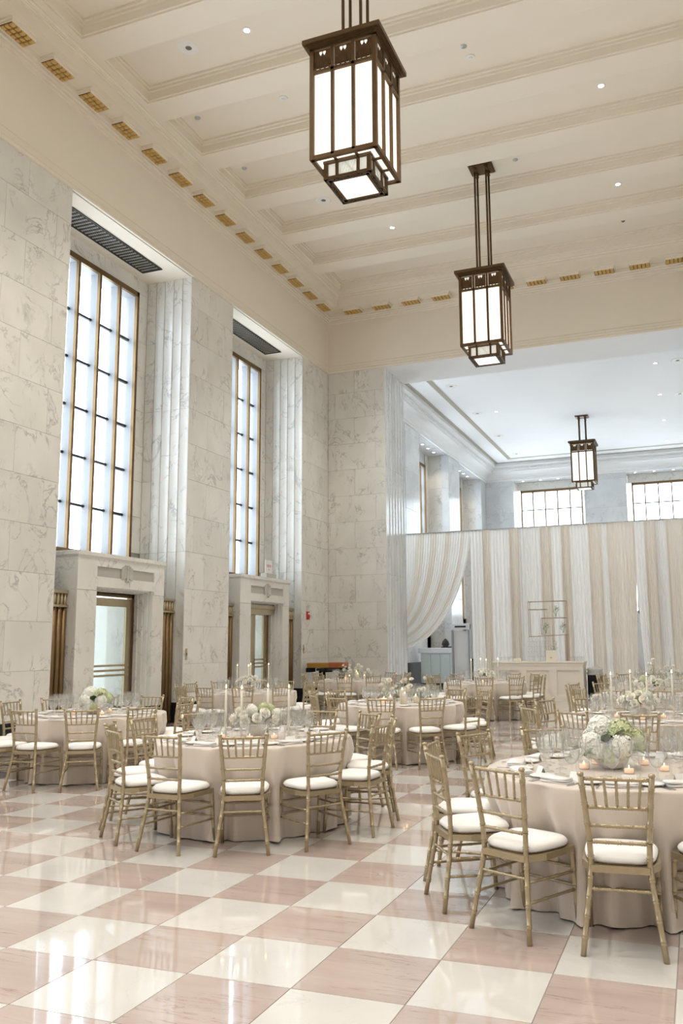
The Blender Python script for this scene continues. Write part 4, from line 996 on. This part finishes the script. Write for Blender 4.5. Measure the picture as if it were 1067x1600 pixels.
for b in (0, 8): cd.f += [tuple(b + q for q in f) for f in ((0, 1, 2, 3), (4, 5, 6, 7), (0, 1, 5, 4), (1, 2, 6, 5), (2, 3, 7, 6), (3, 0, 4, 7))]
card_me = cd.mesh('place_card', M['card']); fixn(card_me)
def fork_me():
    mb = MB(); mb.bevel_box(-.005, .005, -.09, .02, .001, .004, .001); mb.bevel_box(-.011, .011, .02, .05, .002, .005, .001)
    for x in (-.009, -.003, .003, .009): mb.box(x - .0017, x + .0017, .05, .09, .0025, .005)
    me = mb.mesh('fork', M['silver']); fixn(me); return me
def knife_me():
    mb = MB(); mb.bevel_box(-.005, .005, -.10, -.01, .001, .005, .0012)
    mb.v += [(-.007, -.01, .002), (.007, -.01, .002), (.008, .08, .002), (.0, .10, .002), (-.006, .08, .002)]; b = len(mb.v) - 5; mb.f.append(tuple(b + i for i in range(5)))
    me = mb.mesh('knife', M['silver']); return me
def spoon_me():
    mb = MB(); mb.bevel_box(-.004, .004, -.09, .03, .001, .004, .001); mb.lathe([(.0005, .003), (.012, .004), (.018, .007)], 12, (0, .05, 0)); return mb.mesh('spoon', M['silver'], True)
fork_m, knife_m, spoon_m = fork_me(), knife_me(), spoon_me()
# candles
def flame_me(): return lathe_me('flame', [(.0005, 0), (.005, .006), (.0065, .014), (.004, .026), (.0005, .038)], M['flame'], 8)
fl_me = flame_me()
taper_me = lathe_me('taper', [(.0115, 0), (.0112, .2), (.010, .395), (.003, .40)], M['wax'], 10)
wick_me = lathe_me('wick', [(.0012, 0), (.0012, .012)], M['steel_dark'], 5)
hold_me = lathe_me('holder', [(.0005, .001), (.035, .001), (.035, .006), (.014, .012), (.014, .04), (.0115, .04)], M['glass'], 14)
hur_me = lathe_me('glass_cylinder', [(.0005, .002), (.042, .002), (.043, .006), (.043, .40)], M['hurricane'], 20)
vot_g = lathe_me('glass_cup', [(.0005, .003), (.034, .003), (.037, .01), (.038, .078)], M['water'], 16)
vot_w = lathe_me('lit_wax', [(.0005, .008), (.029, .008), (.030, .034), (.0005, .034)], M['wax_lit'], 14)
def taper(x, y, h, label, group, s=1.0):
    o = empty('taper_candle', (x, y, H_T)); tag(o, label, 'candle', group)
    c = mobj('taper', taper_me, o, (0, 0, .02)); c.scale = (1, 1, h / .40)
    mobj('holder', hold_me, o); mobj('wick', wick_me, o, (0, 0, .02 + h)); mobj('flame', fl_me, o, (0, 0, .03 + h))
    g = mobj('glass_cylinder', hur_me, o); g.scale = (1, 1, (h + .03) / .40); return o
def votive(x, y, label, group):
    o = empty('votive_candle', (x, y, H_T)); tag(o, label, 'candle', group)
    mobj('glass_cup', vot_g, o); mobj('lit_wax', vot_w, o); f = mobj('flame', fl_me, o, (0, 0, .036)); f.scale = (.7, .7, .5); return o
def pillar(x, y, h, label, group, r=.035):
    o = empty('pillar_candle', (x, y, H_T)); tag(o, label, 'candle', group)
    MB().lathe([(r, .002), (r, h - .006), (r * .92, h), (r * .5, h - .008), (.0005, h - .010)], 16, cap0=True).build('wax_body', M['wax_lit'] if h < .09 else M['wax'], o, smooth=True)
    mobj('flame', fl_me, o, (0, 0, h - .006)); mobj('wick', wick_me, o, (0, 0, h - .012)); return o
# flowers
def hydrangea_me(seed, mat, r=.075, n=150):
    rnd = random.Random(seed); mb = MB(); ga = PI * (3 - 5 ** .5)
    for k in range(n):
        z = 1 - 1.75 * (k + .5) / n; a = ga * k; s = math.sqrt(max(0, 1 - z * z)); nv = Vector((s * math.cos(a), s * math.sin(a), z)).normalized()
        c = nv * r * (1 + rnd.uniform(-.08, .10)); t = nv.cross(Vector((rnd.random() - .5, rnd.random() - .5, rnd.random() + .1))).normalized(); b2 = nv.cross(t)
        w = r * .19
        for q in range(4):
            an = q * PI / 2 + rnd.uniform(-.15, .15); e = t * math.cos(an) + b2 * math.sin(an); g = t * -math.sin(an) + b2 * math.cos(an)
            mb.poly([c, c + e * w * .75 + g * w * .55 + nv * w * .25, c + e * w * 1.35 + nv * w * rnd.uniform(-.1, .3), c + e * w * .75 - g * w * .55 + nv * w * .25])
    core = MB().lathe([(.0005, -r * .75), (r * .6, -r * .6), (r * .9, 0), (r * .65, r * .6), (.0005, r * .88)], 12); b = len(mb.v); mb.v += core.v; mb.f += [tuple(b + i for i in f) for f in core.f]
    return mb.mesh('flower_head', mat)
def rose_me(seed, mat, r=.035):
    rnd = random.Random(seed); mb = MB()
    for ring, (rr, n, op, hh) in enumerate(((.28, 3, .15, 1.0), (.55, 4, .35, .95), (.82, 5, .75, .8), (1.0, 6, 1.15, .55))):
        for q in range(n):
            a0 = 2 * PI * q / n + ring * .6; sp = 2 * PI / n * .72
            def fn(u, v):
                a = a0 + (u - .5) * 2 * sp * .75; rad = r * (rr * (.35 + .65 * v) + .12 * op * v ** 3)
                z = r * (hh * 1.3 * v - .35 * (u - .5) ** 2 * 2 * v - .25 * op * v ** 4)
                return (rad * math.cos(a), rad * math.sin(a), z - r * .4)
            mb.grid(fn, 4, 3)
    mb.lathe([(.0005, -r * .6), (r * .5, -r * .4), (r * .35, r * .4), (.0005, r * .6)], 8)
    return mb.mesh('flower_head', mat, True)
def leaf_me(mat, L=.09, w=.028):
    mb = MB()
    def fn(u, v): return ((u - .5) * 2 * w * math.sin(PI * min(.97, v * .9 + .08)), L * v, .25 * L * math.sin(v * PI * .8) - abs(u - .5) * .012)
    return mb.grid(fn, 4, 6).mesh('leaf', mat, True)
HYW = [hydrangea_me(s, M['hyd_white']) for s in (1, 2)]; HYG = [hydrangea_me(5, M['hyd_green'])]; ROS = [rose_me(s, M['rose']) for s in (1, 2)]
LEAF = leaf_me(M['leaf']); LEAF2 = leaf_me(M['leaf_light'], .07, .016)
bowl_me = None
def fluted_bowl():
    mb = MB(); n = 72
    prof = [(.05, 0), (.085, .012), (.108, .05), (.115, .095), (.110, .097), (.102, .05), (.05, .03)]
    for r, z in prof:
        for i in range(n):
            a = 2 * PI * i / n; k = 1 + (.022 if (0 < z < .096 and r > .1) else 0) * math.cos(24 * a); mb.v.append((r * k * math.cos(a), r * k * math.sin(a), z))
    for j in range(len(prof) - 1):
        for i in range(n): mb.f.append((j * n + i, j * n + (i + 1) % n, (j + 1) * n + (i + 1) % n, (j + 1) * n + i))
    return mb.mesh('fluted_bowl', M['ceramic'], True)
bowl_me = fluted_bowl()
def lookrot(d):
    return Vector(d).to_track_quat('Z', 'Y').to_euler()
def head(parent, me, p, s=1.0, out=None):
    o = mobj('flower_head', me, parent, p); o.scale = (s, s, s)
    o.rotation_euler = lookrot(out if out else (p[0], p[1], .12)); return o
def leaf(parent, p, az, el=.3, s=1.0, me=None):
    o = mobj('leaf', me or LEAF, parent, p); o.rotation_euler = (el, 0, az - PI / 2); o.scale = (s, s, s); return o
def hydrangea_bowl(x, y, label, seed, rz=0):
    o = empty('hydrangea_centerpiece', (x, y, H_T + .001), rz); tag(o, label, 'flowers', 'table flower arrangements')
    mobj('fluted_bowl', bowl_me, o)
    hs = [(-.115, -.06, .155, 0, 1.1), (-.06, -.10, .12, 0, .85), (-.06, .02, .25, 0, 1.2), (.07, -.015, .235, 1, 1.15), (.075, -.095, .155, 0, 1.05), (.15, .01, .185, 1, .95), (.03, .11, .2, 0, 1.2), (-.11, .09, .18, 0, 1.1), (.10, .12, .17, 1, 1.0), (.0, -.12, .10, 1, .7)]
    for px, py, pz, g, s in hs: head(o, (HYG[0] if g else HYW[seed % 2]), (px, py, pz), s, (px, py, .10))
    for k, (px, py, pz, az, el, s) in enumerate(((-.02, -.085, .165, -1.4, .5, 1.5), (.03, -.08, .19, -.6, .6, 1.3), (.13, -.08, .13, -.5, -.2, 1.2), (-.1, -.12, .11, -2.2, -.2, 1.1), (.05, .15, .12, 1.2, 0, 1.3), (-.14, .02, .12, 3, 0, 1.2))): leaf(o, (px, py, pz), az, el, s)
    return o
def rose_bowl(x, y, label, seed, n=15, green=False, tall=0):
    rnd = random.Random(seed); o = empty('flower_centerpiece', (x, y, H_T + .001)); tag(o, label, 'flowers', 'table flower arrangements'); o.scale = (1.2, 1.2, 1.25)
    b = mobj('fluted_bowl', bowl_me, o); b.scale = (.7, .7, .9)
    ga = PI * (3 - 5 ** .5)
    for k in range(n):
        z = 1 - 1.0 * (k + .5) / n; a = ga * k + seed; s = math.sqrt(1 - z * z); R = .14 * rnd.uniform(.9, 1.15)
        me = HYG[0] if (green and k in (1, 4)) else (HYW[1] if k % 6 == 3 else ROS[k % 2]); sc_ = .55 if me in HYW + HYG else rnd.uniform(.95, 1.3)
        head(o, me, (s * math.cos(a) * R * 1.15, s * math.sin(a) * R * 1.15, .12 + z * .10), sc_, (s * math.cos(a), s * math.sin(a), z + .15))
    for k in range(9):
        a = 2 * PI * k / 9 + rnd.random(); leaf(o, (.07 * math.cos(a), .07 * math.sin(a), .10 + .05 * rnd.random()), a, rnd.uniform(-.1, .5), rnd.uniform(.9, 1.4), LEAF if k % 3 else LEAF2)
    for k in range(3):   # snapdragon-like sprays
        a = 2 * PI * rnd.random(); L = .16 + .06 * rnd.random(); c, s = math.cos(a), math.sin(a)
        pts = [(.08 * c, .08 * s, .12), ((.08 + L * .5) * c, (.08 + L * .5) * s, .17), ((.08 + L) * c * .95, (.08 + L) * s * .95, .15 + .06 * rnd.random())]
        st = MB().tube(pts, .0025, 5).build('spray_stem', M['stem'], o)
        for q in range(5):
            f = head(o, ROS[q % 2], tuple(Vector(pts[1]).lerp(Vector(pts[2]), q / 4)), .35, (c, s, .5))
    return o
vase_me = lathe_me('glass_vase', [(.0005, .002), (.03, .002), (.036, .02), (.03, .07), (.018, .10), (.022, .12)], M['hurricane'], 14)
def bud_vases(x, y, label, seed, nst=7, hmax=.34):
    rnd = random.Random(seed); o = empty('bud_vase_arrangement', (x, y, H_T)); tag(o, label, 'flowers', 'table flower arrangements')
    for k in range(nst):
        vx, vy = -.28 + .56 * k / (nst - 1), rnd.uniform(-.10, .10); mobj('glass_vase', vase_me, o, (vx, vy, 0))
        for q in range(3):
            h = rnd.uniform(.16, hmax); dx, dy = rnd.uniform(-.07, .07), rnd.uniform(-.05, .05)
            MB().tube([(vx, vy, .01), (vx + dx * .4, vy + dy * .4, h * .6), (vx + dx, vy + dy, h)], .0022, 5).build('flower_stem', M['stem'], o)
            head(o, HYW[0] if q == 0 and k % 3 == 0 else ROS[q % 2], (vx + dx, vy + dy, h + .01), .5 if q == 0 and k % 3 == 0 else rnd.uniform(.8, 1.15), (dx * 3, dy * 3 - .1, .3))
            leaf(o, (vx + dx * .5, vy + dy * .5, h * .6), rnd.random() * 6.28, .5, rnd.uniform(.6, 1.0), LEAF2)
    return o

CLOCK = ['twelve', 'one', 'two', 'three', 'four', 'five', 'six', 'seven', 'eight', 'nine', 'ten', 'eleven']
def clock(a): return CLOCK[int(round((PI / 2 - a) / (PI / 6))) % 12]
TABLES = [
    # key, x, y, phase(deg), short description, detail level
    ('T0', -.52, 6.00, -86.7, 'nearest right table', 3), ('T2', -3.96, 7.14, -94.4, 'front table with four tapers', 3), ('T1', -7.37, 9.08, -87, 'table near the first door', 2),
    ('T3', -4.10, 11.75, -82, 'middle table with pillar candles', 2), ('T7', -.65, 10.00, -87, 'second table on the right', 2), ('T4', -7.95, 14.10, -95, 'table near the second door', 1),
    ('T5', -7.85, 19.20, -80, 'corner table by the bench', 1), ('T6', -4.45, 18.40, -77, 'table before the bar', 1), ('T8', -.75, 14.20, -80, 'third table on the right', 1), ('T9', -.70, 18.40, -80, 'farthest table on the right', 1)]
for key, tx, ty, ph, desc, lod in TABLES:
    ti = [t[0] for t in TABLES].index(key)
    o = empty('round_table', (tx, ty, 0), math.radians(ph)); tag(o, 'round table under a floor-length champagne cloth, the %s' % desc, 'table', 'round banquet tables')
    mobj('tablecloth', cloths[ti % 3], o); mobj('tabletop', top_me, o); mobj('pedestal', ped_me, o)
    rnd = random.Random(100 + ti)
    for k in range(12):
        a = math.radians(ph + 30 * k); a = math.atan2(math.sin(a), math.cos(a)); c, s = math.cos(a), math.sin(a); ck = clock(a)
        def at(r, l): return tx + r * c - l * s, ty + r * s + l * c     # l = sideways (counter-clockwise)
        jt = .25 if lod > 2 or key == 'T1' else 1.0
        px, py = at(R_CH + jt * rnd.uniform(-.02, .02), jt * rnd.uniform(-.015, .015))
        if in_view(px, py, .5, 130): place_chair(px, py, a + PI + jt * rnd.uniform(-.04, .04), "gold chair with white cushion at %s o'clock of the %s" % (ck, desc), 'gold chairs round the tables')
        zz = H_T + .0015
        if not in_view(*at(.7, 0), zz, 90): continue
        rz = a - PI / 2
        qx, qy = at(.73 + rnd.uniform(-.02, .02), rnd.uniform(-.02, .02))
        n = mobj('folded_napkin', nap_me, None, (qx, qy, zz), rz + PI / 2 * 0 + rnd.uniform(-.15, .15)); tag(n, "pale folded napkin at %s o'clock on the %s" % (ck, desc), 'napkin', 'folded napkins')
        def glass(nm, bowl, stem, r, l, lab, water=False):
            gx, gy = at(r, l); g = empty(nm, (gx, gy, zz)); g.scale = (1.22, 1.22, 1.22); tag(g, "%s at %s o'clock on the %s" % (lab, ck, desc), 'glass', 'stemmed glasses')
            mobj('bowl', bowl, g); mobj('stem', stem, g)
            if water: mobj('water', wat_me, g)
        j = lambda: rnd.uniform(-.015, .015)
        glass('water_goblet', gob_me, gob_st, .52 + j() * .4, -.05 + j() * .4, 'round water goblet', lod > 1)
        glass('wine_glass', wine_me, wine_st, .50 + j() * .4, -.16 + j() * .4, 'tall clear wine glass')
        if lod > 1: glass('red_wine_glass', wine_me, wine_st, .40 + j() * .4, -.10 + j() * .4, 'second, inner wine glass')
        if lod > 1:
            bx_, by_ = at(.655, .175); pl = empty('bread_plate', (bx_, by_, zz)); tag(pl, "small white bread plate at %s o'clock on the %s" % (ck, desc), 'plate', 'bread plates'); mobj('plate', plate_me, pl); mobj('butter', but_me, pl)
        if lod > 2:
            cx_, cy_ = at(.61, .05); tag(mobj('place_card', card_me, None, (cx_, cy_, zz), rz + rnd.uniform(-.2, .2)), "white tent place card at %s o'clock on the %s" % (ck, desc), 'card', 'place cards')
            for nm, me, l in (('fork', fork_m, .128), ('table_knife', knife_m, -.128), ('spoon', spoon_m, -.152)):
                fx, fy = at(.74, l); tag(mobj(nm, me, None, (fx, fy, zz), a + PI / 2), "silver %s at %s o'clock on the %s" % (nm.replace('_', ' '), ck, desc), nm.split('_')[-1], 'silver cutlery')
P = {t[0]: (t[1], t[2]) for t in TABLES}
D = {t[0]: t[4] for t in TABLES}
def votives(key, spots):
    for k, (r, a) in enumerate(spots):
        x, y = P[key][0] + r * math.cos(math.radians(a)), P[key][1] + r * math.sin(math.radians(a))
        votive(x, y, "lit glass votive near %s o'clock of the centre on the %s" % (clock(math.radians(a)), D[key]), 'glass votives')
hydrangea_bowl(P['T0'][0] - .07, P['T0'][1], 'white and green hydrangeas in a fluted bowl on the nearest right table', 0)
hydrangea_bowl(*P['T1'], 'white and green hydrangeas in a fluted bowl near the first door', 1, .6)
votives('T0', ((.26, 200), (.22, -75), (.27, -8), (.25, 60), (.25, 140))); votives('T1', ((.25, -30), (.25, 215), (.25, 80)))
rose_bowl(P['T2'][0] + .02, P['T2'][1], 'white flowers with fresh green leaves among the four front tapers', 4, 17, True)
rose_bowl(*P['T4'], 'white rose bowl with tapers near the second door', 6, 15); rose_bowl(*P['T6'], 'cream rose bowl with tapers before the bar', 8, 16)
rose_bowl(P['T7'][0], P['T7'][1] - .05, 'white rose bowl among tapers on the second table on the right', 11, 17, True); rose_bowl(P['T8'][0], P['T8'][1], 'white and green flower bowl on the third table on the right', 13, 13, True)
TS_ = {'T2': ((-.27, -.06), (-.02, -.20), (.06, .16), (.34, .05)), 'T4': ((-.27, .05), (-.02, .12), (.06, -.1), (.36, .12)), 'T6': ((-.30, .0), (-.12, .14), (.02, .1), (.30, .02)), 'T7': ((-.30, .02), (-.10, .2), (.10, -.16), (.36, .08))}
for key, sp in TS_.items():
    for k, (dx, dy) in enumerate(sp):
        taper(P[key][0] + dx, P[key][1] + dy, .42 if key == 'T2' else .44 + .02 * (k % 2), '%s lit taper in a glass cylinder on the %s' % (('leftmost', 'second from left', 'third from left', 'rightmost')[k], D[key]), 'tapers in glass cylinders')
votives('T2', ((.24, -70), (.3, -140), (.28, -20))); votives('T4', ((.2, -90), (.25, 180))); votives('T6', ((.2, -90), (.22, -20))); votives('T7', ((.24, -80), (.25, 0), (.25, 190))); votives('T8', ((.2, -90),))
bud_vases(*P['T3'], 'white stems in clear bud vases on the middle table', 5); bud_vases(*P['T5'], 'white blooms in bud vases on the corner table', 9, 7, .36); bud_vases(P['T9'][0], P['T9'][1], 'tall pale stems in bud vases on the farthest right table', 12, 6, .5)
for key in ('T3', 'T5'):
    for k, (dx, dy, h) in enumerate(((-.10, -.18, .10), (.06, -.12, .20), (.13, -.20, .15), (.26, -.10, .11), (-.22, -.12, .07))):
        pillar(P[key][0] + dx, P[key][1] + dy, h, 'lit ivory pillar candle, %s, on the %s' % (('third from right', 'tallest', 'second tallest', 'right of the tall ones', 'shortest')[k], D[key]), 'pillar candles')
# shelf vases on the bar
for x, z, lab in ((-3.75, 1.08 + 1.245, 'white flower sprig in a vase on the upper bar shelf'), (-4.05, 1.08 + .765, 'leafy sprig in a glass vase, left on the bar shelf'), (-3.56, 1.08 + .765, 'white sprig in a glass vase, right on the bar shelf'), (-3.84, 1.08, 'tall leafy sprig in a vase behind the bar sign')):
    o = empty('flower_vase', (x, 24.35, z)); tag(o, lab, 'vase', 'small vases at the bar'); mobj('glass_vase', vase_me, o)
    tl = 1.9 if z < 1.2 else 1.0
    for k in range(4):
        dx = (-.08, .02, .09, -.03)[k]; h = (.2 + .05 * k) * tl; MB().tube([(0, 0, .02), (dx * .5, 0, h * .6), (dx, 0, h)], .004, 5).build('flower_stem', M['stem'], o)
        leaf(o, (dx * .6, 0, h * .6), (0 if dx > 0 else PI), .4, 1.1, LEAF2); leaf(o, (dx * .8, 0, h * .8), (PI if dx > 0 else 0), .5, .9)
        if k < 2 and z > 1.2: head(o, ROS[k], (dx, 0, h), .9, (dx, -.2, .2))
